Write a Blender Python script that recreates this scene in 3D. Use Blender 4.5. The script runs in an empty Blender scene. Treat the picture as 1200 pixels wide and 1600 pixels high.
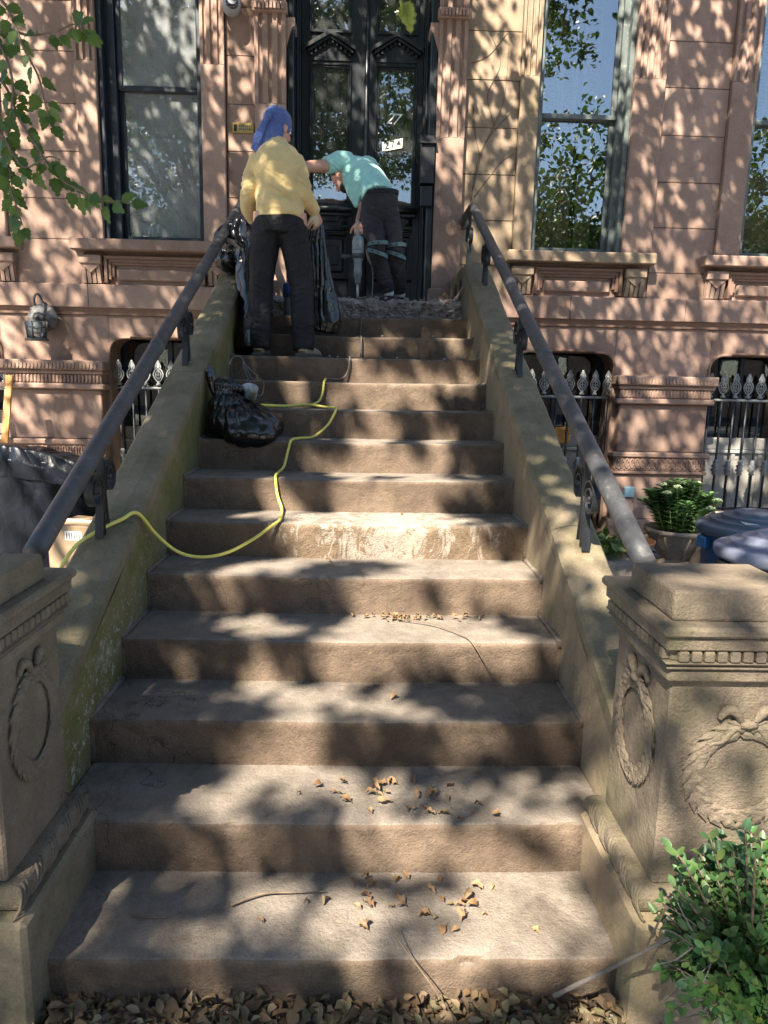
import bpy, bmesh, math, random
from mathutils import Vector, Matrix, noise as mn
R = math.radians
random.seed(7)
sc = bpy.context.scene
col = sc.collection

# ---------------------------------------------------------------- camera, sky, sun, exposure
CAMX, CAMH = 0.01998, 1.59843
def cam_axes(pitch, yaw, roll):
    f = Vector((math.sin(yaw)*math.cos(pitch), math.cos(yaw)*math.cos(pitch), -math.sin(pitch)))
    r = Vector((math.cos(yaw), -math.sin(yaw), 0)); u = r.cross(f)
    return (math.cos(roll)*r+math.sin(roll)*u, -math.sin(roll)*r+math.cos(roll)*u, f)
cr_, cu_, cf_ = cam_axes(0.1823, 0.0284, 0.0219)
cd = bpy.data.cameras.new('camera'); cam = bpy.data.objects.new('camera', cd); col.objects.link(cam)
cd.sensor_fit = 'VERTICAL'; cd.sensor_height = 24; cd.lens = 1115.06/1600*24
cd.clip_start = 0.05; cd.clip_end = 2000
M4 = Matrix((cr_, cu_, -cf_)).transposed().to_4x4(); M4.translation = (CAMX, 0, CAMH)
cam.matrix_world = M4; sc.camera = cam

SUN = Vector((0.50, 1.0, -1.22)).normalized()          # the way the light travels
w = bpy.data.worlds.new('World'); sc.world = w; w.use_nodes = True
wn = w.node_tree.nodes; wl = w.node_tree.links
sky = wn.new('ShaderNodeTexSky'); sky.sky_type = 'NISHITA'; sky.sun_disc = False
sky.sun_elevation = math.asin(-SUN.z)
sky.sun_rotation = math.atan2(-SUN.x, -SUN.y)
sky.air_density = 1.0; sky.dust_density = 0.5; sky.ozone_density = 1.2
wl.new(sky.outputs[0], wn['Background'].inputs[0]); wn['Background'].inputs[1].default_value = 0.073
sd = bpy.data.lights.new('sun', 'SUN'); sd.energy = 5.0; sd.angle = R(0.55); sd.color = (1, 0.905, 0.76)
so = bpy.data.objects.new('sun', sd); col.objects.link(so)
so.rotation_euler = SUN.to_track_quat('-Z', 'Y').to_euler(); so.location = (-6, -8, 14)
sc.view_settings.view_transform = 'Standard'; sc.view_settings.look = 'None'
sc.view_settings.exposure = 2.2; sc.view_settings.gamma = 1.0
sc.cycles.max_bounces = 6; sc.cycles.transparent_max_bounces = 8; sc.cycles.caustics_reflective = False; sc.cycles.caustics_refractive = False

# ---------------------------------------------------------------- materials
MATS = {}
class NT:
    def __init__(s, name):
        s.m = bpy.data.materials.new(name); s.m.use_nodes = True
        s.n = s.m.node_tree.nodes; s.l = s.m.node_tree.links
        s.b = s.n['Principled BSDF']; s.pos = s.n.new('ShaderNodeNewGeometry')
        MATS[name] = s.m
    def noise(s, scale, detail=5, rough=.6, vec=None, dist=0):
        t = s.n.new('ShaderNodeTexNoise'); t.inputs['Scale'].default_value = scale
        t.inputs['Detail'].default_value = detail; t.inputs['Roughness'].default_value = rough
        t.inputs['Distortion'].default_value = dist
        s.l.new(vec or s.pos.outputs['Position'], t.inputs['Vector']); return t.outputs['Fac']
    def ramp(s, fac, a, b, ca=(0,0,0,1), cb=(1,1,1,1)):
        r = s.n.new('ShaderNodeValToRGB'); e = r.color_ramp.elements
        e[0].position = a; e[1].position = b; e[0].color = ca; e[1].color = cb
        s.l.new(fac, r.inputs[0]); return r.outputs[0]
    def mix(s, fac, a, b, mode='MIX'):
        x = s.n.new('ShaderNodeMix'); x.data_type = 'RGBA'; x.blend_type = mode
        for sock, v in ((x.inputs[0], fac), (x.inputs[6], a), (x.inputs[7], b)):
            if isinstance(v, (int, float)): sock.default_value = v
            elif isinstance(v, tuple): sock.default_value = v if len(v) == 4 else (*v, 1)
            else: s.l.new(v, sock)
        return x.outputs[2]
    def math(s, op, a, b=0.0):
        x = s.n.new('ShaderNodeMath'); x.operation = op
        for i, v in enumerate((a, b)):
            if isinstance(v, (int, float)): x.inputs[i].default_value = v
            else: s.l.new(v, x.inputs[i])
        return x.outputs[0]
    def scaled(s, x, y, z, src=None):
        m = s.n.new('ShaderNodeVectorMath'); m.operation = 'MULTIPLY'; m.inputs[1].default_value = (x, y, z)
        s.l.new(src or s.pos.outputs['Position'], m.inputs[0]); return m.outputs[0]
    def sep(s, src):
        x = s.n.new('ShaderNodeSeparateXYZ'); s.l.new(src, x.inputs[0]); return x.outputs
    def col(s, c): s.l.new(c, s.b.inputs['Base Color']) if not isinstance(c, tuple) else setattr(s.b.inputs['Base Color'], 'default_value', (*c, 1))
    def bump(s, h, strength=.3, dist=.01):
        x = s.n.new('ShaderNodeBump'); x.inputs['Strength'].default_value = strength; x.inputs['Distance'].default_value = dist
        s.l.new(h, x.inputs['Height']); s.l.new(x.outputs[0], s.b.inputs['Normal'])
    def set(s, **k):
        for a, v in k.items():
            a = a.replace('_', ' ')
            s.b.inputs[a].default_value = v
    def rand(s):
        o = s.n.new('ShaderNodeObjectInfo'); return o.outputs['Random']
def stone(name, c1, c2, c3, scale=2.0, bump=.25, rough=.9, moss=None, mossamt=(.45,.7), lichen=None, tread=None, streak=.5, var=.1, crack=False, spall=False, soot=0):
    n = NT(name)
    big = n.noise(scale, 4, .6); mid = n.noise(scale*5, 6, .65); fine = n.noise(140, 3, .7)
    c = n.mix(n.ramp(big, .35, .68), c1, c2)
    c = n.mix(n.math('MULTIPLY', n.ramp(mid, .45, .75), .6), c, c3)
    st = n.noise(1.0, 4, .6, n.scaled(9, 9, .7))
    c = n.mix(n.math('MULTIPLY', n.ramp(st, .5, .8), streak*.5), c, tuple(v*.55 for v in c1))
    if tread:      # foot-worn grey tops; the risers' dark base colour also stands in for shade
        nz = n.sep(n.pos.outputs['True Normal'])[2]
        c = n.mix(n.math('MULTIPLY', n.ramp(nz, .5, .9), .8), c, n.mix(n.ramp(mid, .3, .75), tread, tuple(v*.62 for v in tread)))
    if soot:       # blotches of grime with a shape of their own
        c = n.mix(n.math('MULTIPLY', n.ramp(n.noise(1.9, 9, .72, dist=.5), .52, .66), soot), c, tuple(v*.42 for v in c1))
        c = n.mix(n.math('MULTIPLY', n.ramp(n.noise(6.5, 8, .75), .60, .66), soot*.5), c, tuple(min(1, v*1.35) for v in c2))
    if crack:      # hairline cracks
        v = n.n.new('ShaderNodeTexVoronoi'); v.feature = 'DISTANCE_TO_EDGE'; v.inputs['Scale'].default_value = 1.7
        wv = n.n.new('ShaderNodeVectorMath'); wv.operation = 'ADD'; ns = n.n.new('ShaderNodeTexNoise'); ns.inputs['Scale'].default_value = 3.5; ns.inputs['Detail'].default_value = 6
        n.l.new(n.pos.outputs['Position'], ns.inputs['Vector']); n.l.new(ns.outputs['Color'], wv.inputs[0]); n.l.new(n.pos.outputs['Position'], wv.inputs[1]); n.l.new(wv.outputs[0], v.inputs['Vector'])
        ck_ = n.math('MULTIPLY', n.ramp(v.outputs['Distance'], .002, .007, (1,1,1,1), (0,0,0,1)), n.ramp(n.noise(1.3, 3, .5), .5, .62))
        c = n.mix(n.math('MULTIPLY', ck_, .75), c, tuple(q*.3 for q in c1))
    if spall:      # one flaked, pale patch
        ps = n.sep(n.pos.outputs['Position'])
        g = n.math('SUBTRACT', 1.0, n.math('MULTIPLY', n.math('ABSOLUTE', n.math('SUBTRACT', ps[0], .16)), 1.7))
        msk = n.ramp(n.math('ADD', n.math('MULTIPLY', n.noise(11, 9, .8, n.scaled(1, 1, .45), .8), 1.5), n.math('MULTIPLY', g, .22)), .86, .93)
        c = n.mix(n.math('MULTIPLY', msk, .6), c, n.mix(fine, (.46,.41,.35), (.30,.25,.20)))
    if moss:
        mm = n.ramp(n.noise(3.1, 5, .7), mossamt[0], mossamt[1])
        c = n.mix(n.math('MULTIPLY', mm, .85), c, n.mix(mid, moss, tuple(v*.5 for v in moss)))
    if lichen:
        v = n.n.new('ShaderNodeTexVoronoi'); v.inputs['Scale'].default_value = 36; v.inputs['Randomness'].default_value = 1
        n.l.new(n.pos.outputs['Position'], v.inputs['Vector'])
        cs = n.sep(v.outputs['Color'])
        rad = n.math('ADD', n.math('MULTIPLY', n.math('POWER', cs[0], 1.5), .36), .07)
        d = n.math('DIVIDE', n.math('ADD', v.outputs['Distance'], n.math('MULTIPLY', n.math('SUBTRACT', n.noise(48, 5, .7), .25), .30)), n.math('MULTIPLY', rad, 2.5))
        ring = n.math('MULTIPLY', n.ramp(d, .30, .36), n.ramp(d, .46, .52, (1,1,1,1), (0,0,0,1)))
        disc = n.ramp(d, .40, .48, (.35,.35,.35,1), (0,0,0,1))
        spot = n.math('MAXIMUM', n.math('MULTIPLY', n.math('MAXIMUM', ring, disc), .8), n.ramp(n.noise(30, 7, .78), .575, .60))
        ps = n.sep(n.pos.outputs['Position'])
        hh = n.math('SUBTRACT', ps[2], n.math('ADD', n.math('MULTIPLY', ps[1], .4865), -.605))   # height above the line of the treads
        zone = n.math('MULTIPLY', n.ramp(n.math('ADD', hh, n.math('MULTIPLY', n.noise(4, 4, .6), .35)), .26, .40, (1,1,1,1), (0,0,0,1)), n.ramp(n.math('MULTIPLY', ps[1], .2), .50, .66, (1,1,1,1), (.0,.0,.0,1)))
        c = n.mix(n.math('MULTIPLY', n.ramp(n.noise(7, 6, .7), .56, .62), n.math('MULTIPLY', zone, .5)), c, (.30, .28, .22, 1))
        c = n.mix(n.math('MULTIPLY', spot, n.math('MULTIPLY', zone, .8)), c, (.42, .42, .36, 1))
    if var:
        rv = n.math('ADD', n.math('MULTIPLY', n.rand(), 2*var), 1-var)
        cc = n.n.new('ShaderNodeCombineColor')
        for i in range(3): n.l.new(rv, cc.inputs[i])
        c = n.mix(1.0, c, cc.outputs[0], 'MULTIPLY')
    grain = n.ramp(fine, .3, .7, (.80,.80,.80,1), (1.16,1.16,1.16,1))
    c = n.mix(1.0, c, grain, 'MULTIPLY')
    n.col(c); n.set(Roughness=rough); n.b.inputs['Specular IOR Level'].default_value = .25
    h = n.math('ADD', n.math('MULTIPLY', fine, .35), n.math('ADD', mid, n.math('MULTIPLY', big, .6)))
    n.bump(h, min(1, bump*1.7), .016); return n.m
stone('brownstone', (.30,.198,.152), (.355,.243,.190), (.235,.155,.122), 1.6, .22, streak=.6, var=.11, soot=.38)
stone('brownstone_green', (.285,.21,.15), (.315,.235,.155), (.225,.165,.12), 2.2, .18, soot=.4, streak=.6, moss=(.27,.25,.10), mossamt=(.55,.9), var=.05)
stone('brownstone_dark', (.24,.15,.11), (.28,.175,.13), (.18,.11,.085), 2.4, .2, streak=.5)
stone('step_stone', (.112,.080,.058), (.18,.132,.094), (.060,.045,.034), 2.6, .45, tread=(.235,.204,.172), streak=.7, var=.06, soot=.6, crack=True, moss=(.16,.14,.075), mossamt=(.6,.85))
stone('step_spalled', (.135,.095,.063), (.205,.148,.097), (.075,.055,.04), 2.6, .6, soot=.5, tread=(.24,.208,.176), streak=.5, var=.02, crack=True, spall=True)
stone('wall_stone', (.215,.17,.115), (.27,.215,.145), (.145,.118,.078), 1.8, .3, moss=(.135,.13,.065), mossamt=(.36,.7), soot=.5, streak=.6, var=.05, crack=True)
stone('wall_lichen', (.22,.19,.11), (.26,.21,.13), (.15,.13,.07), 1.8, .3, moss=(.165,.16,.042), mossamt=(.25,.55), lichen=(.46,.62), streak=.6, var=.03)
stone('wall_tan', (.21,.16,.105), (.265,.205,.135), (.135,.106,.07), 1.6, .25, moss=(.22,.20,.09), mossamt=(.5,.8), streak=1.0, var=.03, crack=True)
stone('newel_stone', (.155,.123,.09), (.215,.17,.124), (.085,.069,.051), 2.4, .5, soot=.55, crack=True, moss=(.19,.18,.09), mossamt=(.45,.8), streak=.5, var=.06)
stone('rubble', (.26,.20,.17), (.55,.49,.45), (.085,.062,.05), 22, .6, streak=.1, var=.2)
stone('flagstone', (.30,.31,.32), (.38,.38,.37), (.22,.22,.22), 2.5, .3, streak=.1, var=.12)
stone('soil', (.09,.065,.045), (.13,.10,.07), (.05,.04,.03), 4, .9, streak=.1, var=0)
stone('asphalt', (.05,.05,.052), (.065,.064,.062), (.04,.04,.04), 2, .4, streak=0, var=0)
stone('terracotta', (.62,.23,.09), (.68,.28,.12), (.45,.18,.08), 6, .2, streak=.2, var=0)
stone('urn_stone', (.33,.27,.22), (.42,.36,.30), (.22,.17,.13), 8, .35, streak=.5, var=0)
def paint(name, c, rough=.4, var=.25, scale=6, bump=.05, metal=0.0, chip=None, spec=.5):
    n = NT(name); f = n.noise(scale, 5, .65); f2 = n.noise(scale*12, 4, .6)
    cc = n.mix(n.ramp(f, .3, .75), tuple(v*(1-var) for v in c), tuple(min(1, v*(1+var)) for v in c))
    if chip: cc = n.mix(n.ramp(n.noise(scale*4, 6, .7), .58, .66), cc, chip)
    n.col(cc); n.set(Roughness=rough, Metallic=metal); n.b.inputs['Specular IOR Level'].default_value = spec
    n.l.new(n.ramp(f2, .2, .8, (rough*.8,)*3+(1,), (min(1, rough*1.25),)*3+(1,)), n.b.inputs['Roughness'])
    n.bump(n.math('ADD', f, n.math('MULTIPLY', f2, .4)), bump, .01); return n.m
paint('door_black', (.012,.015,.018), .33, .3, 5, .06)
paint('frame_navy', (.012,.017,.026), .45, .3, 6, .08)
paint('frame_green', (.10,.12,.115), .55, .3, 6, .12, chip=(.22,.21,.18))
paint('frame_white', (.50,.49,.45), .6, .2, 6, .1, chip=(.3,.27,.22))
paint('window_panel', (.40,.38,.34), .7, .25, 5, .1, chip=(.25,.22,.18))
paint('rail_iron', (.052,.054,.058), .5, .35, 11, .35, chip=(.12,.10,.085))
paint('iron_black', (.013,.015,.018), .42, .35, 14, .12)
paint('iron_pale', (.25,.26,.26), .5, .4, 30, .3, chip=(.12,.12,.12))
paint('brass', (.62,.44,.16), .35, .2, 25, .1, metal=.7)
paint('lantern_metal', (.12,.115,.11), .5, .4, 30, .3, chip=(.3,.28,.24))
paint('mailbox_black', (.015,.016,.018), .4, .2, 8, .04)
paint('camera_grey', (.30,.31,.32), .4, .1, 8, .02)
paint('lens_black', (.01,.01,.012), .12, .1, 8, 0)
paint('wood_shutter', (.30,.17,.085), .55, .35, 7, .1)
paint('wood_orange', (.62,.27,.05), .5, .3, 9, .08)
paint('paper_cream', (.82,.80,.66), .7, .06, 9, .02)
paint('ink_black', (.015,.015,.015), .5, .1, 9, 0)
paint('ink_white', (.7,.7,.66), .5, .05, 9, 0)
paint('cardboard', (.27,.185,.11), .8, .12, 6, .08)
paint('tape_white', (.6,.58,.54), .6, .1, 9, .03)
paint('cord_yellow', (.70,.62,.13), .45, .12, 12, .05)
paint('cord_grey', (.10,.095,.09), .5, .2, 12, .05)
paint('tool_grey', (.22,.25,.26), .45, .25, 20, .12)
paint('tool_dark', (.05,.055,.06), .5, .25, 20, .12)
paint('tool_metal', (.42,.42,.42), .35, .3, 30, .1, metal=.8)
paint('disc_grey', (.50,.50,.53), .6, .2, 30, .1)
paint('bin_blue', (.015,.085,.24), .45, .25, 7, .08)
paint('bin_lid', (.20,.22,.30), .5, .2, 7, .1)
paint('bin_lid_dark', (.09,.12,.16), .5, .2, 7, .1)
paint('bin_dark', (.012,.018,.03), .5, .2, 7, .1)
paint('sticker_blue', (.12,.36,.72), .4, .25, 30, .02)
paint('sign_blue', (.27,.43,.50), .5, .1, 8, .02)
paint('bottle_blue', (.05,.13,.42), .35, .2, 9, .05)
paint('boot_tan', (.30,.25,.17), .85, .2, 22, .35)
paint('shoe_grey', (.06,.075,.07), .7, .25, 30, .3)
paint('sock_white', (.7,.7,.7), .9, .06, 30, .2)
paint('sole_dark', (.08,.075,.07), .8, .2, 30, .2)
paint('skin', (.50,.27,.19), .5, .10, 10, .05, spec=.4)
paint('hair_dark', (.018,.013,.01), .6, .3, 60, .5)
paint('strap_teal', (.11,.17,.18), .7, .2, 30, .2)
paint('knee_pad', (.26,.26,.25), .7, .25, 20, .3)
paint('wood_grey', (.15,.13,.11), .85, .3, 18, .5)
paint('twig', (.16,.115,.075), .85, .35, 30, .4)
paint('bark', (.13,.105,.08), .9, .35, 9, .8)
paint('stem_green', (.14,.2,.06), .7, .2, 20, .1)
paint('flower_pale', (.50,.58,.34), .8, .2, 60, .4)
paint('room_dark', (.03,.027,.025), .9, .2, 3, 0)
paint('screen_grey', (.11,.12,.12), .75, .3, 9, .05)
paint('tarp_grey', (.40,.46,.52), .5, .25, 5, .3)
def cloth(name, c, rough=.85, sheen=.3, scale=1.0, fold=.5, c2=None):
    n = NT(name)
    wv = n.noise(900, 2, .5); big = n.noise(5, 4, .6); f1 = n.noise(14*scale, 3, .5, dist=1.2)
    cc = n.mix(n.ramp(big, .3, .7), tuple(v*.86 for v in c), c2 or tuple(min(1, v*1.1) for v in c))
    n.col(cc); n.set(Roughness=rough); n.b.inputs['Sheen Weight'].default_value = sheen
    n.b.inputs['Specular IOR Level'].default_value = .2
    n.bump(n.math('ADD', n.math('MULTIPLY', wv, .05), f1), fold, .02); return n.m
cloth('shirt_yellow', (.60,.45,.21), fold=.4)
cloth('shirt_teal', (.33,.61,.55), fold=.4)
cloth('scarf_blue', (.075,.12,.31), fold=.5, scale=1.6)
cloth('trouser_black', (.015,.015,.017), rough=.6, sheen=0, fold=.9)
cloth('jeans_dark', (.030,.027,.032), sheen=.03, fold=.8, c2=(.055,.05,.056))
cloth('glove_tan', (.55,.48,.34), fold=.5)
def plastic(name, c, rough=.16, bump=.9, scale=9, stretch=(1,1,.35)):
    n = NT(name)
    v = n.scaled(*stretch)
    a = n.noise(scale, 4, .5, v, 1.6); b = n.noise(scale*3.0, 3, .5, v, 1.2)
    rid = n.math('ABSOLUTE', n.math('SUBTRACT', a, .5)); rid2 = n.math('ABSOLUTE', n.math('SUBTRACT', b, .5))
    n.col(c); n.set(Roughness=rough); n.b.inputs['Specular IOR Level'].default_value = .65
    n.bump(n.math('ADD', rid, n.math('MULTIPLY', rid2, .35)), bump, .06); return n.m
plastic('bag_black', (.003,.0033,.0045), .2, .22, 6)
plastic('bag_slate', (.006,.008,.013), .34, .3, 3.5, (1,1,.6)).node_tree.nodes['Principled BSDF'].inputs['Specular IOR Level'].default_value = .28
def glass(name, refl=.2, tint=(.9,.94,.93), haze=0.0):
    n = NT(name); out = n.n['Material Output']
    g = n.n.new('ShaderNodeBsdfGlossy'); g.inputs['Roughness'].default_value = 0.0
    t = n.n.new('ShaderNodeBsdfTransparent'); t.inputs[0].default_value = (*tint, 1)
    bp = n.n.new('ShaderNodeBump'); bp.inputs['Strength'].default_value = .014; bp.inputs['Distance'].default_value = .05
    n.l.new(n.noise(2.2, 2, .5), bp.inputs['Height']); n.l.new(bp.outputs[0], g.inputs['Normal'])
    fr = n.n.new('ShaderNodeFresnel'); fr.inputs[0].default_value = 1.5
    fac = n.math('ADD', fr.outputs[0], refl)
    m = n.n.new('ShaderNodeMixShader'); n.l.new(fac, m.inputs[0]); n.l.new(t.outputs[0], m.inputs[1]); n.l.new(g.outputs[0], m.inputs[2])
    res = m.outputs[0]
    if haze:       # dusty film on the pane
        d = n.n.new('ShaderNodeBsdfDiffuse'); d.inputs[0].default_value = (.55,.58,.58,1)
        m2 = n.n.new('ShaderNodeMixShader'); n.l.new(n.ramp(n.noise(3, 5, .7), .3, .8, (haze*.4,)*3+(1,), (haze,)*3+(1,)), m2.inputs[0])
        n.l.new(res, m2.inputs[1]); n.l.new(d.outputs[0], m2.inputs[2]); res = m2.outputs[0]
    n.l.new(res, out.inputs['Surface']); return n.m
glass('glass_clear', .14); glass('glass_dusty', .10, haze=.42); glass('glass_door', .10, haze=.06); glass('glass_lamp', .05, haze=.35)
def leafmat(name, cols, rough=.5, trans=.35):
    n = NT(name); out = n.n['Material Output']
    oi = n.n.new('ShaderNodeObjectInfo')
    rnd = n.noise(7.0, 2, .5)
    att = n.n.new('ShaderNodeAttribute'); att.attribute_name = 'tint'
    f = n.math('FRACT', n.math('ADD', att.outputs['Fac'], oi.outputs['Random']))
    r = n.n.new('ShaderNodeValToRGB'); e = r.color_ramp.elements
    while len(e) < len(cols): e.new(.5)
    for i, c in enumerate(cols): e[i].position = i/(len(cols)-1); e[i].color = (*c, 1)
    n.l.new(f, r.inputs[0]); c = n.mix(n.math('MULTIPLY', rnd, .5), r.outputs[0], tuple(v*.6 for v in cols[0]))
    n.col(c); n.set(Roughness=rough)
    t = n.n.new('ShaderNodeBsdfTranslucent'); n.l.new(c, t.inputs[0])
    m = n.n.new('ShaderNodeMixShader'); m.inputs[0].default_value = trans
    n.l.new(n.b.outputs[0], m.inputs[1]); n.l.new(t.outputs[0], m.inputs[2]); n.l.new(m.outputs[0], out.inputs['Surface']); return n.m
leafmat('leaf_tree', [(.05,.10,.018),(.07,.14,.025),(.10,.17,.03),(.13,.19,.04)], .5, .3)
leafmat('leaf_branch', [(.06,.12,.02),(.11,.19,.035),(.16,.25,.055)], .45, .5)
leafmat('leaf_yellow', [(.30,.36,.06),(.36,.40,.08)], .5, .5)
leafmat('leaf_box', [(.04,.11,.03),(.06,.15,.04),(.10,.20,.05),(.05,.12,.05),(.16,.22,.05)], .42, .25)
leafmat('leaf_sedum', [(.09,.19,.06),(.13,.25,.08),(.17,.29,.10)], .45, .3)
leafmat('leaf_ivy', [(.07,.14,.03),(.15,.24,.05),(.24,.30,.08)], .45, .3)
leafmat('leaf_dead', [(.20,.105,.045),(.27,.16,.075),(.33,.22,.12),(.16,.10,.06),(.24,.20,.10)], .75, .15)
leafmat('leaf_litter', [(.10,.06,.03),(.14,.10,.06),(.17,.10,.05),(.25,.16,.08),(.30,.22,.13),(.13,.085,.05),(.20,.18,.09),(.33,.27,.15)], .8, .12)
def mt(x): return MATS[x]
# ---------------------------------------------------------------- helpers
class MB:
    """collects shapes; build() links them as one mesh object"""
    def __init__(s): s.v = []; s.f = []; s.sm = []
    def add(s, vs, fs, smooth=False):
        k = len(s.v); s.v += [tuple(v) for v in vs]; s.f += [tuple(i+k for i in f) for f in fs]; s.sm += [smooth]*len(fs); return s
    def box(s, x0, x1, y0, y1, z0, z1):
        return s.add([(x0,y0,z0),(x1,y0,z0),(x1,y1,z0),(x0,y1,z0),(x0,y0,z1),(x1,y0,z1),(x1,y1,z1),(x0,y1,z1)],
              [(0,3,2,1),(4,5,6,7),(0,1,5,4),(1,2,6,5),(2,3,7,6),(3,0,4,7)])
    def cbox(s, x0, x1, y0, y1, z0, z1, b=.006):
        """box with chamfered edges"""
        m = bmesh.new(); bmesh.ops.create_cube(m, size=1)
        for v in m.verts: v.co = Vector(((x0+x1)/2+v.co.x*(x1-x0), (y0+y1)/2+v.co.y*(y1-y0), (z0+z1)/2+v.co.z*(z1-z0)))
        b = min(b, .45*min(x1-x0, y1-y0, z1-z0))
        bmesh.ops.bevel(m, geom=list(m.edges), offset=b, segments=1, affect='EDGES', profile=.6)
        return s.bm(m)
    def bm(s, m, smooth=False):
        m.verts.index_update(); s.add([v.co.copy() for v in m.verts], [[v.index for v in f.verts] for f in m.faces], smooth); m.free(); return s
    def prism(s, pts, axis, a, b):
        """polygon pts (2-D, counter-clockwise seen along -axis) pulled from a to b along axis"""
        n = len(pts)
        def P(p, t): return {'x': (t, p[0], p[1]), 'y': (p[0], t, p[1]), 'z': (p[0], p[1], t)}[axis]
        vs = [P(p, a) for p in pts]+[P(p, b) for p in pts]
        fs = [tuple(range(n))[::-1], tuple(range(n, 2*n))]+[(i, (i+1) % n, n+(i+1) % n, n+i) for i in range(n)]
        return s.add(vs, fs)
    def tube(s, path, r, n=8, cap=True, smooth=True, flat=None):
        """tube along a path; r a number or a list; flat=(wide vector, thickness) makes a ribbon"""
        path = [Vector(p) for p in path]; k = len(path); vs = []; fs = []
        rs = r if isinstance(r, (list, tuple)) else [r]*k
        up = None
        for i, p in enumerate(path):
            t = (path[min(i+1, k-1)]-path[max(i-1, 0)])
            t = t.normalized() if t.length > 1e-9 else Vector((0,0,1))
            if up is None: up = Vector((0,0,1)) if abs(t.z) < .9 else Vector((1,0,0))
            a = up-t*up.dot(t); a = a.normalized() if a.length > 1e-6 else t.orthogonal().normalized(); up = a; b = t.cross(a)
            if flat:
                W = Vector(flat[0]); N = W.cross(t).normalized()*flat[1]
                n = 4; vs += [p-W+N, p+W+N, p+W-N, p-W-N]
            else:
                vs += [p+(a*math.cos(2*math.pi*j/n)+b*math.sin(2*math.pi*j/n))*rs[i] for j in range(n)]
        for i in range(k-1):
            for j in range(n): fs.append((i*n+j, i*n+(j+1) % n, (i+1)*n+(j+1) % n, (i+1)*n+j))
        if cap: fs += [tuple(range(n))[::-1], tuple(range((k-1)*n, k*n))]
        return s.add(vs, fs, smooth and not flat)
    def lathe(s, prof, c=(0,0,0), n=24, sx=1, sy=1, wob=0):
        vs = []; fs = []; k = len(prof)
        for r, z in prof:
            for j in range(n):
                a = 2*math.pi*j/n; rr = r*(1+wob*math.sin(3*a+z*20))
                vs.append((c[0]+rr*math.cos(a)*sx, c[1]+rr*math.sin(a)*sy, c[2]+z))
        for i in range(k-1):
            for j in range(n): fs.append((i*n+j, i*n+(j+1) % n, (i+1)*n+(j+1) % n, (i+1)*n+j))
        fs += [tuple(range(n))[::-1], tuple(range((k-1)*n, k*n))]
        return s.add(vs, fs, True)
    def grid(s, fn, nu, nv, smooth=True, closeu=False):
        vs = [fn(i/nu if closeu else i/(nu-1), j/(nv-1)) for j in range(nv) for i in range(nu)]; fs = []
        for j in range(nv-1):
            for i in range(nu if closeu else nu-1):
                i2 = (i+1) % nu; fs.append((j*nu+i, j*nu+i2, (j+1)*nu+i2, (j+1)*nu+i))
        return s.add(vs, fs, smooth)
    def mesh(s, name):
        me = bpy.data.meshes.new(name); me.from_pydata(s.v, [], s.f); me.polygons.foreach_set('use_smooth', s.sm); me.update(); return me
    def build(s, name, m, parent=None, **k): return link(name, s.mesh(name), m, parent, **k)
def link(name, me, m, parent=None, label=None, cat=None, group=None, kind=None):
    if m and not me.materials: me.materials.append(mt(m))
    o = bpy.data.objects.new(name, me); col.objects.link(o)
    if parent: o.parent = parent
    tag(o, label, cat, group, kind); return o
def tag(o, label=None, cat=None, group=None, kind=None):
    for k, v in (('label', label), ('category', cat), ('group', group), ('kind', kind)):
        if v: o[k] = v
    return o
def thing(name, label, cat, group=None, loc=(0,0,0)):
    o = bpy.data.objects.new(name, None); col.objects.link(o); o.location = loc; o.empty_display_size = .1
    return tag(o, label, cat, group)
def fbm(p, sc=1.0, o=3):
    return mn.fractal(Vector(p)*sc, .9, 2.0, o)
def spline(pts, n=8):
    """Catmull-Rom through pts"""
    P = [Vector(p) for p in pts]; P = [2*P[0]-P[1]]+P+[2*P[-1]-P[-2]]; out = []
    for i in range(1, len(P)-2):
        a, b, c, d = P[i-1:i+3]
        for k in range(n):
            t = k/n; out.append(.5*((2*b)+(c-a)*t+(2*a-5*b+4*c-d)*t*t+(3*b-a-3*c+d)*t**3))
    return out+[P[-2]]
def pxp(u, v, y):
    d = cf_*1115.06+cr_*(u-600)-cu_*(v-800); return Vector((CAMX, 0, CAMH))+d*(y/d.y)
def face_out(o):
    b = bmesh.new(); b.from_mesh(o.data); bmesh.ops.recalc_face_normals(b, faces=b.faces); b.to_mesh(o.data); b.free(); return o

# ---------------------------------------------------------------- measures of the stoop
Y0, RUN, RISE = 1.5696, .32557, .1584
XL, XR = -.876, .772                 # inner faces of the stair walls
WALL = 6.85                          # plane of the house front
LAND = Y0+13*RUN; ZL = 14*RISE
YARD = .2
def nose(y): return RISE+(y-Y0)*RISE/RUN

# ---------------------------------------------------------------- ground
MB().box(-300, 300, -300, 300, -.5, -.004).build('ground', 'asphalt', kind='structure')
MB().box(-12, 12, -3.2, 1.9, -.3, 0).build('sidewalk', 'flagstone', kind='structure')
pl_ = MB(); pl_.box(-12, XL-.2, 1.95, WALL+.1, -.3, YARD); pl_.build('front_yard', 'soil', kind='structure')
MB().box(XR+.2, 12, 1.95, WALL+.1, -.3, YARD).build('front_yard', 'soil', kind='structure')
path = bpy.data.objects.new('path', None); col.objects.link(path); path['kind'] = 'structure'
random.seed(3)
for (xa, xb) in ((-4.6, -3.55), (-3.53, -2.5), (-2.48, -1.42)):
    y = 2.0
    while y < 6.7:
        d = random.uniform(.55, .95); m = MB(); m.cbox(xa, xb, y, min(6.8, y+d-.015), YARD-.02, YARD+.012+random.uniform(0, .006), .008)
        m.build('flagstone', 'flagstone', path); y += d
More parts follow.
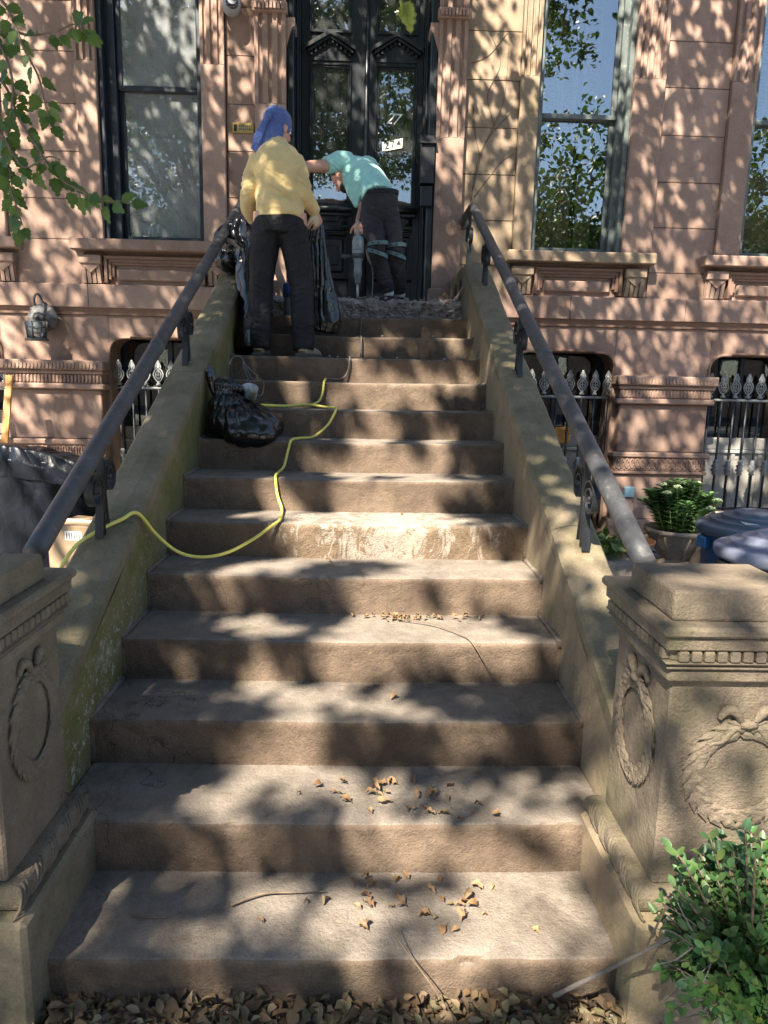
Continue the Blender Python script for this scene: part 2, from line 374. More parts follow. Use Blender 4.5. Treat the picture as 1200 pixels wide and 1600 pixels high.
for (xa, xb) in ((1.25, 2.2), (2.22, 3.3), (3.32, 4.5)):
    y = 2.0
    while y < 6.3:
        d = random.uniform(.55, .95); m = MB(); m.cbox(xa, xb, y, min(6.8, y+d-.015), YARD-.02, YARD+.012+random.uniform(0, .006), .008)
        m.build('flagstone', 'flagstone', path); y += d

# ---------------------------------------------------------------- the stoop: fourteen stone steps
stoop = thing('stoop', 'broad flight of worn brownstone steps rising to the black front door', 'steps')
def make_step(k):
    """one stone: rounded, worn nosing, uneven riser"""
    y0 = Y0+(k-1)*RUN; z1 = k*RISE; z0 = (k-1)*RISE-.02
    xa, xb = (XL+.002, XR-.002) if k > 2 else ((XL+.004, XR-.004) if k == 2 else (-.80, .72))
    depth = RUN+.06 if k < 14 else WALL+.25-y0
    rough = .0035 if k != 6 else .007
    pr = [(.006, z0), (.007, z0+.05), (.004, z1-.055), (.002, z1-.035), (0, z1-.02), (.001, z1-.009), (.005, z1-.002), (.014, z1), (.06, z1), (.13, z1), (.22, z1-.001), (depth, z1-.002)]
    nx = 90
    vs = []; fs = []; np_ = len(pr)
    for i in range(nx+1):
        x = xa+(xb-xa)*i/nx
        for j, (yy, z) in enumerate(pr):
            n1 = fbm((x*3, yy*6+k*7.3, z*6), 1, 4); n2 = fbm((x*14, yy*20+k*3.1, z*20), 1, 3)
            dy = n1*rough*1.3+n2*rough*.8; dz = 0
            edge = math.exp(-((j-5)/1.8)**2)
            chip = max(0, fbm((x*5+k*11, k*2.7, 0), 1, 4)-.42)*.05*edge
            wear = -.006*math.exp(-((x+.02)/.42)**2)*(1 if j > 4 else .3)
            if k == 6: chip += max(0, .55-abs(x-.17)/.36)*.03*edge*(1+n2)
            if k >= 8: chip += max(0, n2-.2)*.012*edge
            dz = wear-chip*.8+(n1*.0022+n2*.0012 if j > 6 else 0)
            if 0 < j < np_-1 or j == 0: vs.append((x, y0+yy+dy*(1 if j < 7 else .3)+chip, z+dz))
            else: vs.append((x, y0+yy, z+dz))
    for i in range(nx):
        for j in range(np_-1): fs.append((i*np_+j, (i+1)*np_+j, (i+1)*np_+j+1, i*np_+j+1))
    m = MB(); m.add(vs, fs, True)
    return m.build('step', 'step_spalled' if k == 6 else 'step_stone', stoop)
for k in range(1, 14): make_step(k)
stoop.children[5]['label'] = 'spalled step with pale flaking patch on its edge'
# landing with a broken, ragged front edge
def lp(u, v):
    x = XL+.004+(XR-XL-.008)*u
    prof = [(0.0,-.19),(.0,-.15),(-.004,-.11),(.0,-.075),(-.006,-.04),(.0,-.015),(.03,0),(.10,.004),(.2,0),(.4,0),(1.3,0)]
    t = v*(len(prof)-1); i = min(int(t), len(prof)-2); a = t-i
    y = prof[i][0]*(1-a)+prof[i+1][0]*a; z = prof[i][1]*(1-a)+prof[i+1][1]*a
    r = mn.noise(Vector((x*9, y*12, z*16)))*.028+abs(mn.noise(Vector((x*24, y*30, z*40))))*.034+mn.noise(Vector((x*60, z*70, 3)))*.010
    amp = 1 if v < .72 else .12
    return (x, LAND+y+r*amp+.012, ZL+z+(r*.9 if .4 < v < .75 else r*.1))
MB().grid(lp, 170, 46, smooth=False).build('broken_landing', 'rubble', stoop, label='landing slab with a freshly broken ragged edge')
# thin mortar beads where treads meet the walls
for xw, s in ((XL, 1), (XR, -1)):
    m = MB()
    for k in range(3, 14):
        y0 = Y0+(k-1)*RUN; z1 = k*RISE
        pts = [(xw, y0+RUN*i/8-.002, z1) for i in range(9)]
        m.tube([(x+s*.002*mn.noise(Vector((y*9, k, s))), y, z-.004) for x, y, z in pts], [.016+.008*mn.noise(Vector((q[1]*7, k*3, 0))) for q in pts], 8)
        m.tube([(xw, y0+.012, z1-RISE*i/6) for i in range(7)], [.014+.008*mn.noise(Vector((i*1.1, k*2, 5))) for i in range(7)], 8)
    m.build('mortar_bead', 'step_stone', stoop)

# ---------------------------------------------------------------- stair walls with coping stones
def stair_wall(xa, xb, inner, label, mface, mtop):
    """xa..xb thickness; inner = x of the face towards the steps"""
    t = thing('stair_wall', label, 'wall')
    ys = [1.90, 2.78, 3.98, 4.88, 5.83]; h = .28
    top = lambda y: nose(min(y, 5.83))+h
    ci = .012*(1 if inner > 0 else -1)
    # body below the coping
    n = 40; vs = []; fs = []
    def row(x):
        return [(x, 1.90+(WALL+.02-1.90)*i/n) for i in range(n+1)]
    nz = 8
    for x, side in ((xa, 0), (xb, 1)):
        base = len(vs)
        for i in range(n+1):
            y = 1.90+(WALL-.03-1.90)*i/n
            for j in range(nz+1):
                zt = top(y)-.06; z = -.1+(zt+.1)*j/nz if y < 5.9 else .1+(zt-.1)*j/nz
                d = fbm((y*2.2, z*2.2, x*5), 1, 4)*.006
                vs.append((x+(d if True else 0), y, z))
        for i in range(n):
            for j in range(nz):
                a = base+i*(nz+1)+j; q = (a, a+nz+1, a+nz+2, a+1); fs.append(q if side == 0 else q[::-1])
    m = MB(); m.add(vs, fs, True); m.build('wall_face', mface, t)
    # coping stones, joints between them
    ends = ys+[WALL-.03]
    for a, b in zip(ends[:-1], ends[1:]):
        k = 10; m = MB(); vs = []; fs = []
        prof = [(xa+.001, -.075), (xa, -.012), (xa+.012, 0), (xa+(xb-xa)*.36, .012), (xa+(xb-xa)*.64, .012), (xb-.012, 0), (xb, -.012), (xb-.001, -.075)]
        for i in range(k+1):
            y = a+.003+(b-a-.006)*i/k
            for (px, pz) in prof:
                nn = fbm((px*6, y*3, 1.7), 1, 4)
                vs.append((px+nn*.005, y, top(y)+pz+nn*.006+fbm((px*16, y*12, 5), 1, 3)*.003))
        q = len(prof)
        for i in range(k):
            for j in range(q-1): fs.append((i*q+j, i*q+j+1, (i+1)*q+j+1, (i+1)*q+j))
        fs += [tuple(range(q)), tuple(range(k*q, k*q+q))[::-1]]
        m.add(vs, fs, False)
        face_out(m.build('coping_stone', mtop, t))
    return t
wl_ = stair_wall(-1.06, XL, 1, 'mossy stone stair wall with white lichen spots, left of the steps', 'wall_lichen', 'wall_stone')
wr_ = stair_wall(XR, .952, -1, 'tan streaked stone stair wall on the right of the steps', 'wall_tan', 'wall_stone')
m = MB()
for yy in (6.02, 6.32):      # two small arched weep holes in the landing wall
    pts = [(yy-.05, 2.2)]+[(yy-.05*math.cos(a*math.pi/8), 2.36+.06*math.sin(a*math.pi/8)) for a in range(9)]+[(yy+.05, 2.2)]
    m.prism(pts, 'x', XR-.004, XR+.02)
m.build('weep_hole', 'room_dark', wr_)

# ---------------------------------------------------------------- newel posts
def wreath(cx, cy, cz, ax, r1, r2, out, parent):
    """carved ring of leaves with a bow, lying against the face normal to ax ('x' or 'y')"""
    def P(u, v, w): return (cx+out*w*.55, cy+u, cz+v) if ax == 'x' else (cx+u, cy+out*w*.55, cz+v)
    ring = MB(); n = 72
    def fn(a, b):
        th = 2*math.pi*a; ph = 2*math.pi*b
        rr = .015+.003*math.sin(th*17+2*math.cos(ph))+.004*fbm((math.cos(th)*7, math.sin(th)*7, ph), 1, 3)
        return P((r1+rr*1.25*math.cos(ph))*math.sin(th), (r2+rr*1.25*math.cos(ph))*math.cos(th), .002+max(0, rr*math.sin(ph))*1.15)
    ring.grid(fn, n, 11, True, closeu=True); o = face_out(ring.build('wreath', 'newel_stone', parent))
    lv = MB()
    for i in range(44):
        th = 2*math.pi*i/44; s = (1 if i % 2 else -1)
        u0, v0 = (r1+s*.012)*math.sin(th), (r2+s*.012)*math.cos(th)
        du, dv = math.cos(th)*.03*(1 if th < math.pi else -1)+s*.014*math.sin(th), -math.sin(th)*.03*(1 if th < math.pi else -1)+s*.014*math.cos(th)
        nu, nv = -dv*.38, du*.38
        lv.add([P(u0-du, v0-dv, .012), P(u0+nu, v0+nv, .016), P(u0+du, v0+dv, .014), P(u0-nu, v0-nv, .016), P(u0, v0, .024)], [(0, 1, 4), (1, 2, 4), (2, 3, 4), (3, 0, 4)])
    face_out(lv.build('carved_leaves', 'newel_stone', o))
    bow = MB()
    for s in (-1, 1):
        bow.tube([P(s*(.012+.055*t), r2+.012+.03*math.sin(math.pi*t)+.012*t, .014+.006*math.sin(6*t)) for t in [i/8 for i in range(9)]], [.006+.007*math.sin(math.pi*i/8) for i in range(9)], 7)
        bow.tube([P(s*(.01+.075*t), r2-.004-.05*t*t+.01*math.sin(8*t), .012) for t in [i/8 for i in range(9)]], [.010*(1-.4*i/8) for i in range(9)], 6)
    bow.tube([P(-.018, r2+.012, .018), P(0, r2+.014, .028), P(.018, r2+.012, .018)], .010, 8)
    bow.build('carved_bow', 'newel_stone', o)
def newel(s, xi, label):
    """s=+1 for the right post; xi the x of the face towards the steps"""
    t = thing('newel_post', label, 'newel post', None)
    X = lambda d: xi+s*d
    def bx(name, d0, d1, ya, yb, z0, z1, mat_='newel_stone', b=.008):
        m = MB(); a, c = sorted((X(d0), X(d1))); m.cbox(a, c, ya, yb, z0, z1, b); return m.build(name, mat_, t)
    W_ = .37; ya, yb = 1.535, 1.885
    p = MB()
    pj_ = .050 if s > 0 else .062
    a, c = sorted((X(-pj_), X(W_+.045)))
    p.cbox(a, c, 1.475, 1.948, -.05, .335, .012); p.build('plinth', 'wall_tan' if s > 0 else 'wall_stone', t)
    # torus base moulding with carved ribbon turns
    m = MB(); prof = []
    for i in range(9):
        th = -math.pi/2+math.pi*i/8; prof.append((.008+.020*math.cos(th), .368+.032*math.sin(th)))
    prof = [(-.02, .335)]+prof+[(-.03, .402)]
    ring = []
    for d, z in prof:
        x0, x1 = sorted((X(-d-.015), X(W_+d))); ring.append([(x0, ya-d, z), (x1, ya-d, z), (x1, yb+.02+d, z), (x0, yb+.02+d, z)])
    vs = [v for r in ring for v in r]; fs = []
    for i in range(len(ring)-1):
        for j in range(4): fs.append((i*4+j, i*4+(j+1) % 4, (i+1)*4+(j+1) % 4, (i+1)*4+j))
    m.add(vs, fs, False); bmld = face_out(m.build('base_moulding', 'newel_stone', t))
    rb = MB()
    for yc in [1.52+.085*i for i in range(5)]:
        for off in (-.016, 0, .016):
            rb.tube([(X(-.023-.0205*math.cos(th)), yc+off+.02*math.sin(th), .368+.033*math.sin(th)) for th in [-1.2+2.4*i/8 for i in range(9)]], .0036, 5)
    rb.build('carved_ribbon', 'newel_stone', bmld)
    bx('post_body', 0, W_, ya, yb, .40, .935, b=.006)
    bx('frieze', -.018, W_+.018, ya-.018, yb+.018, .93, .966)
    bx('cornice_moulding', -.026, W_+.026, ya-.026, yb+.026, .9665, .974, b=.003)
    bx('cornice_moulding', -.022, W_+.022, ya-.022, yb+.022, .9745, .980, b=.002)
    bx('cornice_moulding', -.032, W_+.032, ya-.032, yb+.032, .9805, .987, b=.003)
    bx('dentil_band', -.018, W_+.018, ya-.018, yb+.018, .9872, 1.014, b=.002)
    dm = MB().cbox(-.009, .009, -.011, .011, -.0125, .0125, .003).mesh('dentil'); dm.materials.append(mt('newel_stone'))
    for i in range(13):
        o = link('dentil', dm, None, t); o.location = (X(-.026), ya-.004+.0295*i, 1.0005)
    dm2 = MB().cbox(-.0115, .0115, -.009, .009, -.0125, .0125, .003).mesh('dentil'); dm2.materials.append(mt('newel_stone'))
    for i in range(13):
        o = link('dentil', dm2, None, t); o.location = (X(.008+.0295*i), ya-.026, 1.0005)
    bx('fascia', -.034, W_+.034, ya-.034, yb+.034, 1.0145, 1.047, b=.004)
    bx('cap_slab', -.046, W_+.046, ya-.046, yb+.046, 1.0475, 1.073, b=.007)
    m = MB(); a0, a1 = sorted((X(-.012), X(W_-.06)))
    ins = .004
    m.add([(a0, ya, 1.073), (a1, ya, 1.073), (a1, yb-.07, 1.073), (a0, yb-.07, 1.073), (a0+ins, ya+.012, 1.142), (a1-ins, ya+.012, 1.142), (a1-ins, yb-.075, 1.142), (a0+ins, yb-.075, 1.142)],
          [(0,3,2,1),(4,5,6,7),(0,1,5,4),(1,2,6,5),(2,3,7,6),(3,0,4,7)])
    o = m.build('cap_block', 'newel_stone', t); bv = o.modifiers.new('b', 'BEVEL'); bv.width = .007; bv.segments = 2
    wreath(xi, (ya+yb)/2+.005, .725, 'x', .105, .125, -s, t)
    wreath((X(0)+X(W_))/2, ya, .70, 'y', .115, .115, -1, t)
    return t
newel(1, .738, 'carved stone newel post with wreath and dentil cap behind the boxwood, right')
newel(-1, -.815, 'carved stone newel post with oval wreath at the left edge of the steps')

# ---------------------------------------------------------------- handrails
def handrail(x, yb, zb, yt, zt, brk, s, label):
    t = thing('handrail', label, 'handrail')
    sl = (zt-zb)/(yt-yb)
    path = [(x, yb, zb), (x, yb+(yt-yb)*.5, zb+(zt-zb)*.5), (x, yt-.05, zt-.05*sl), (x, yt, zt-.004), (x, yt+.06, zt), (x, WALL-.02, zt)]
    r = MB(); pts = []
    for a, b in zip(path[:-1], path[1:]):
        a, b = Vector(a), Vector(b); k = max(1, int((b-a).length/.08)); pts += [a.lerp(b, i/k) for i in range(k)]
    pts.append(Vector(path[-1])); r.tube(pts, .034, 16); r.build('rail', 'rail_iron', t)
    for yy, zz in ((yb+1.38, 0), (yb+2.75, 0)):   # sleeves at the pipe joints
        zc = zb+sl*(yy-yb); MB().tube([(x, yy-.03, zc-.03*sl), (x, yy+.03, zc+.03*sl)], .0365, 16).build('rail_sleeve', 'rail_iron', t)
    MB().lathe([(.0, -.01), (.06, -.01), (.06, 0), (.036, .012)], (0,0,0), 16).build('wall_flange', 'rail_iron', t)
    fl = t.children[-1]; fl.rotation_euler = (R(90), 0, 0); fl.location = (x, WALL-.055, zt)
    for (by, bz) in brk:
        b = bpy.data.objects.new('bracket', None); col.objects.link(b); b.parent = t; b.location = (x, by, bz+.012)
        H = zb+sl*(by-yb)-bz-.012-.03 if by < yt else zt-bz-.04
        W = (.015, 0, 0)
        MB().tube([(0, -.006, -.03), (0, 0, H*.5), (0, .004, H)], .01, flat=((.013, 0, 0), .005)).build('post', 'iron_black', b)
        for d in (-1, 1):
            pts = [(0, d*.042, -.012), (0, d*.026, H*.22), (0, d*.014, H*.5)]
            cx_, cz_ = d*.072, H*.62+d*.02
            r0 = .066
            for i in range(25):
                th = math.pi*(1.0)-i/24*math.pi*3.1; rr = r0*(1-.62*i/24)
                pts.append((0, cx_+d*rr*math.cos(th), cz_+rr*math.sin(th)*1.12))
            MB().tube([Vector(p) for p in spline(pts, 2)], .01, flat=(W, .0035)).build('scroll', 'iron_black', b)
            MB().lathe([(0, -.018), (.010, -.016), (.012, 0), (.010, .016), (0, .018)], (0,0,0), 12).build('scroll_eye', 'iron_black', b)
            e = b.children[-1]; e.rotation_euler = (0, R(90), 0); e.location = (0, cx_, cz_)
    return t
zc = lambda y: nose(min(y, 5.83))+.28
handrail(.866, 2.06, 1.075, 6.17, 3.015, [(y, zc(y)) for y in (2.67, 4.03, 5.37)]+[(6.3, zc(6.3))], 1, 'worn iron pipe handrail on scroll brackets along the right stair wall')
handrail(-.978, 2.13, 1.06, 6.06, 2.985, [(y, zc(y)) for y in (2.70, 4.07, 5.44)]+[(6.35, zc(6.35))], -1, 'worn iron pipe handrail on scroll brackets along the left stair wall')
# ---------------------------------------------------------------- the house front
house = thing('brownstone_house', 'tall brownstone house front with fluted pilasters and black double door', 'house')
TOP = 6.6
random.seed(11)
def hb(name, x0, x1, y0, y1, z0, z1, mat_='brownstone', b=.006, parent=None):
    return MB().cbox(x0, x1, y0, y1, z0, z1, b).build(name, mat_, parent or house)
# wall core behind the facing, with the openings left free
core = MB()
OPEN = [(-4.35, -3.50, 2.80), (-2.36, -1.46, 2.80), (-.72, .60, ZL), (1.50, 2.34, 2.80), (3.43, 4.30, 2.80)]
xs = -7.0
for (a, b, z) in OPEN:
    core.box(xs, a, WALL+.03, WALL+.4, 2.1, TOP); core.box(a, b, WALL+.03, WALL+.4, 5.45, TOP)
    if z > 2.5: core.box(a, b, WALL+.03, WALL+.4, 2.1, z-.02)
    xs = b
core.box(xs, 7.0, WALL+.03, WALL+.4, 2.1, TOP); core.build('wall_core', 'brownstone', house)
sh_ = MB(); sh_.box(-7, 7, 13.9, 14, -.3, TOP); sh_.box(-7.05, -6.95, WALL+.38, 14, -.3, TOP); sh_.box(6.95, 7.05, WALL+.38, 14, -.3, TOP); sh_.box(-7, 7, WALL+.05, 14, TOP, TOP+.1); sh_.box(-7, 7, WALL+.45, 14, 2.0, 2.12); sh_.box(-7, -6.5, WALL+.1, WALL+.4, -.3, 2.2); sh_.box(6.5, 7, WALL+.1, WALL+.4, -.3, 2.2)
sh_.build('house_shell', 'room_dark', house)
# ashlar facing stones
def ashlar(x0, x1, joints, mat_='brownstone', cut=None):
    for a, b in zip(joints[:-1], joints[1:]):
        xsplit = [x0, x1] if not cut else [x0]+[c for c in cut if x0 < c < x1]+[x1]
        for p, q in zip(xsplit[:-1], xsplit[1:]):
            hb('stone_block', p+.0018, q-.0018, WALL+random.uniform(-.002, .002), WALL+.06, a+.0025, b-.0025, mat_, .0035)
JL = [2.40, 2.79, 3.135, 3.53, 3.92, 4.335, 4.73, 5.12, 5.51, 5.9]
JR = [2.40, 2.633, 3.03, 3.422, 3.815, 4.209, 4.584, 4.98, 5.37, 5.76]
JS = [2.40, 2.66, 3.05, 3.44, 3.83, 4.22, 4.61, 5.0, 5.4, 5.8]
JT = [2.40, 2.79, 3.18, 3.57, 3.957, 4.346, 4.73, 5.12, 5.5, 5.9]
ashlar(-3.22, -2.545, JL); ashlar(-1.25, -.995, JT); ashlar(.852, 1.333, JS, 'brownstone_green'); ashlar(2.617, 3.21, JR)
ashlar(4.55, 6.5, JR, cut=[5.4]); ashlar(-6.5, -4.6, JL, cut=[-5.5])
# strip under each sill, beside the brackets
for a, b in ((-2.545, -1.25), (1.333, 2.617), (3.21, 4.55), (-4.6, -3.22)):
    hb('stone_block', a+.002, b-.002, WALL+.012, WALL+.06, 2.403, 2.79, b=.003)
for a, b in ((-2.545, -1.25), (1.333, 2.617), (-.995, .852), (3.21, 4.55), (-4.6, -3.22)):
    hb('stone_block', a+.002, b-.002, WALL-.004, WALL+.06, 5.5, 6.2, b=.004)
# pilasters; the shaft is fluted above a plain lower part
def pilaster(x0, x1, zflute, zbot, m='brownstone', nf=3, proud=.045):
    y0 = WALL-proud
    p = hb('pilaster', x0, x1, y0, WALL+.08, zbot, zflute, m, .005)
    # fluted shaft: profile with grooves
    wd = x1-x0; mar = wd*.12; fw = (wd-2*mar)/(nf*2-1); pts = [(x0, WALL+.08), (x0, y0)]
    g = .022; x = x0+mar
    prof = [(x0, y0)]
    for i in range(nf):
        prof += [(x, y0), (x+fw*.18, y0+g*.8), (x+fw*.5, y0+g), (x+fw*.82, y0+g*.8), (x+fw, y0)]; x += 2*fw
    prof += [(x1, y0), (x1, WALL+.08), (x0, WALL+.08)]
    MB().prism(prof, 'z', zflute+.001, 5.45).build('fluted_shaft', m, p)
    return p
pilaster(-3.46, -3.22, 4.25, 2.79); pilaster(-2.54, -2.36, 4.255, 2.79); pilaster(-1.46, -1.255, 4.255, 2.79)
pilaster(1.335, 1.50, 4.25, 2.79, 'brownstone_green'); pilaster(2.34, 2.615, 4.26, 2.79, nf=4); pilaster(3.212, 3.43, 4.26, 2.79)
for (a, b) in ((-.99, -.72), (.60, .85)):
    p = pilaster(a, b, 3.72 if a > 0 else 3.95, 2.40, nf=3, proud=.07)
    hb('pilaster_base', a-.03, b+.03, WALL-.115, WALL+.05, ZL-.02, 2.43, parent=p)
    hb('capital', a-.015, b+.015, WALL-.10, WALL+.05, 4.66, 4.74, parent=p)
    dm = MB().cbox(-.012, .012, -.02, .02, -.03, .03, .004).mesh('capital_bead')
    for i in range(8):
        link('capital_bead', dm, 'brownstone', p).location = (a+.02+i*(b-a-.04)/7, WALL-.11, 4.70)
    # impost corbel at the inner jamb
    s = 1 if a < 0 else -1; xi = b if a < 0 else a
    m = MB(); m.prism([(xi, 4.42), (xi+s*.05, 4.56), (xi+s*.075, 4.58), (xi+s*.075, 4.64), (xi, 4.64)][::1 if s > 0 else -1], 'y', WALL-.05, WALL+.2)
    face_out(m.build('impost', 'brownstone', p))
# window sills with brackets and sunk panels
def sill(x0, x1, m):
    c = MB(); c.cbox(x0, x1, WALL-.14, WALL+.2, 2.688, 2.782, .008)
    s_ = c.build('window_sill', m, house)
    MB().cbox(x0+.02, x1-.02, WALL-.11, WALL+.02, 2.655, 2.687, .006).build('sill_moulding', 'brownstone', s_)
    bw = .20
    for xa in (x0+.055, x1-.055-bw):
        b = MB()
        b.cbox(xa, xa+bw, WALL-.085, WALL+.02, 2.575, 2.652, .006)
        b.prism([(xa+.01, 2.575), (xa+bw-.01, 2.575), (xa+bw*.5, 2.50)][::-1], 'y', WALL-.07, WALL+.02)
        pr = [(WALL+.02, 2.412), (WALL-.035, 2.412), (WALL-.045, 2.46), (WALL-.062, 2.55), (WALL-.062, 2.575), (WALL+.02, 2.575)]
        for i in range(4): b.prism(pr, 'x', xa+.012+i*(bw-.024)/4+.006, xa+.012+(i+1)*(bw-.024)/4-.006)
        b.prism([(p[0]+.02 if p[0] < WALL else p[0], p[1]) for p in pr], 'x', xa+.008, xa+bw-.008)
        face_out(b.build('bracket', m if m != 'brownstone' else 'brownstone', s_))
        MB().lathe([(.0, -.01), (.020, -.01), (.020, .0), (.013, .002), (.013, -.004), (0, -.004)], (0,0,0), 14).build('rosette', 'brownstone', s_)
        o = s_.children[-1]; o.rotation_euler = (R(90), 0, 0); o.location = (xa+bw/2, WALL-.088, 2.612)
    pa, pb = x0+.055+bw+.015, x1-.055-bw-.015
    f = MB()
    for (d, y) in ((0, WALL-.055), (.03, WALL-.035), (.055, WALL-.02)):   # stepped frame of the panel
        f.cbox(pa+d, pb-d, y, WALL+.012, 2.652-d*.9-.028, 2.652-d*.9, .003)
        f.cbox(pa+d, pa+d+.028, y, WALL+.012, 2.415+d, 2.652-d*.9-.028, .003); f.cbox(pb-d-.028, pb-d, y, WALL+.012, 2.415+d, 2.652-d*.9-.028, .003)
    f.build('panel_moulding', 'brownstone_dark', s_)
    q = MB(); q.cbox(pa+.10, pb-.10, WALL-.02, WALL+.02, 2.44, 2.545, .012); q.build('panel_field', 'brownstone', s_)
sill(-2.635, -1.19, 'brownstone'); sill(1.279, 2.635, 'brownstone_green'); sill(3.085, 4.45, 'brownstone'); sill(-4.5, -3.10, 'brownstone')
# belt course in long stones, moulding below it
xs_ = [-6.5, -5.0, -3.75, -2.52, -1.36, -1.065]
for a, b in list(zip(xs_[:-1], xs_[1:]))+list(zip([.955, 1.9, 2.98, 4.2, 5.6], [1.9, 2.98, 4.2, 5.6, 6.6])):
    hb('belt_course', a+.0015, b-.0015, WALL-.05, WALL+.35, 2.195, 2.40, b=.005)
for a, b in ((-6.5, -1.065), (.955, 6.6)):
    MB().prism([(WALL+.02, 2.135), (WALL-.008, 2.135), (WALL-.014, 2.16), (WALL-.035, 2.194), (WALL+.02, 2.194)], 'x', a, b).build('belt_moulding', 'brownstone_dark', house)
# basement wall with round-cornered openings
BY = WALL+.012
BOP = [(-4.30, -3.36, 1.93), (-2.372, -1.42, 1.935), (1.42, 2.372, 1.90), (3.285, 4.25, 1.90)]
segs = [(-6.5, -4.30), (-3.36, -2.372), (-1.42, -1.065), (.955, 1.42), (2.372, 3.285), (4.25, 6.6)]
for a, b in segs: hb('basement_wall', a, b, BY, BY+.34, .1, 2.135, b=.004)
for (a, b, z) in BOP:
    hb('lintel', a+.001, b-.001, BY+.001, BY+.34, z, 2.134, b=.003)
    r = .13
    for s, xc in ((1, a), (-1, b)):
        pts = [(xc, z+.001)]+[(xc+s*(r-r*math.cos(t)), z-r+r*math.sin(t)) for t in [i/8*math.pi/2 for i in range(9)]][::1]
        o = MB().prism(pts if s < 0 else pts[::-1], 'y', BY+.003, BY+.33).build('corner_stone', 'brownstone', house); face_out(o)
    # hood moulding round the head
    hp = [(a-.0, z-.30), (a-.0, z-r)]+[(a+(r-r*math.cos(t)), z-r+r*math.sin(t)) for t in [i/6*math.pi/2 for i in range(1, 7)]]+[(a+.20, z), (a+.201, z+.018), (b-.201, z+.018), (b-.20, z)]+[(b-(r-r*math.cos(t)), z-r+r*math.sin(t)) for t in [i/6*math.pi/2 for i in range(6, 0, -1)]]+[(b, z-r), (b, z-.30)]
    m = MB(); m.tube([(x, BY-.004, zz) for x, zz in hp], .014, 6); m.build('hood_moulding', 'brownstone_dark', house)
    rv = MB(); rv.box(a-.02, a+.012, BY+.30, BY+.7, .1, z+.03); rv.box(b-.012, b+.02, BY+.30, BY+.7, .1, z+.03); rv.box(a, b, BY+.33, BY+.7, z-.0, z+.05); rv.box(a, b, BY+1.0, BY+1.02, .1, z+.05)
    rv.build('reveal', 'room_dark', house)
    # wooden window: panel below, sash and pane above
    wn_ = MB().cbox(a+.012, b-.012, BY+.30, BY+.36, .98, 1.10, .008).build('basement_window', 'window_panel', house)
    q = MB(); q.cbox(a+.012, b-.012, BY+.29, BY+.38, .945, .979, .006); q.build('stool', 'frame_white', wn_)
    q = MB(); q.box(a+.012, b-.012, BY+.32, BY+.36, .12, .944); q.build('panel', 'window_panel', wn_)
    for xx in (a+.2, (a+b)/2, b-.2): MB().cbox(xx-.02, xx+.02, BY+.30, BY+.325, .12, .94, .004).build('batten', 'window_panel', wn_)
    for xa_, xb_ in ((a+.012, a+.07), (b-.07, b-.012), ((a+b)/2-.025, (a+b)/2+.025)): MB().cbox(xa_, xb_, BY+.31, BY+.36, 1.101, z-.01, .005).build('sash_stile', 'frame_navy', wn_)
    MB().box(a+.05, b-.05, BY+.335, BY+.340, 1.10, z-.02).build('pane', 'glass_clear', wn_)
MB().box(1.86, 2.04, WALL+.18, WALL+.30, 1.02, 1.18).build('box_in_window', 'wood_orange')
o = bpy.data.objects['box_in_window']; o.name = 'wooden_crate'; tag(o, 'small bright orange wooden crate behind the basement window bars', 'crate')
bvm = o.modifiers.new('b', 'BEVEL'); bvm.width = .006
for i in range(2): MB().cbox(1.858, 2.042, WALL+.174, WALL+.18, 1.03+.08*i, 1.09+.08*i, .003).build('slat', 'wood_orange', o)
# piers with dentilled caps and carved base bands
def pier(x0, x1, zc, zb, lowz):
    p = hb('pier', x0, x1, WALL-.10, WALL+.02, zb+.21, zc, b=.008)
    hb('cap_shelf', x0-.055, x1+.055, WALL-.17, WALL+.02, zc+.175, zc+.262, parent=p, b=.01)
    hb('cap_band', x0-.035, x1+.035, WALL-.14, WALL+.02, zc+.14, zc+.174, parent=p)
    hb('cap_band', x0-.015, x1+.015, WALL-.12, WALL+.02, zc+.055, zc+.139, parent=p)
    hb('cap_band', x0-.045, x1+.045, WALL-.15, WALL+.02, zc+.001, zc+.054, parent=p, b=.012)
    n = 26; w_ = (x1-x0)/n
    d1 = MB().prism([(-w_*.36, .03), (-w_*.36, 0), (0, -.022), (w_*.36, 0), (w_*.36, .03)], 'y', -.008, .006).mesh('carved_tooth')
    d2 = MB().cbox(-w_*.33, w_*.33, -.012, .006, -.034, .034, .006).mesh('dentil')
    for i in range(n):
        x = x0+w_*(i+.5)
        link('carved_tooth', d1, 'brownstone', p).location = (x, WALL-.170, zc+.205)
        link('dentil', d2, 'brownstone', p).location = (x, WALL-.120, zc+.097)
    hb('base_band', x0-.05, x1+.05, WALL-.15, WALL+.02, zb+.155, zb+.209, parent=p, b=.014)
    hb('base_band', x0-.02, x1+.02, WALL-.13, WALL+.02, zb+.03, zb+.154, parent=p, b=.004)
    hb('base_band', x0-.04, x1+.04, WALL-.14, WALL+.02, zb, zb+.029, parent=p, b=.006)
    n = 18; w_ = (x1-x0+.04)/n
    ov = MB(); ov.tube([(w_*.33*math.cos(t), -.004, .045*math.sin(t)) for t in [i/12*2*math.pi for i in range(13)]], .007, 5)
    ov.tube([(w_*.5*math.cos(t), -.004, -.03-.035*math.sin(t)) for t in [i/6*math.pi for i in range(7)]], .006, 5)
    om = ov.mesh('carved_loop')
    for i in range(n): link('carved_loop', om, 'brownstone', p).location = (x0-.02+w_*(i+.5), WALL-.130, zb+.10)
    hb('pier_foot', x0-.01, x1+.01, WALL-.11, WALL+.02, lowz, zb-.001, parent=p)
    hb('pier_plinth', x0-.05, x1+.05, WALL-.16, WALL+.02, .1, lowz-.001, parent=p)
pier(-3.29, -2.425, 1.455, .79, .33); pier(2.415, 3.255, 1.43, .77, .33)

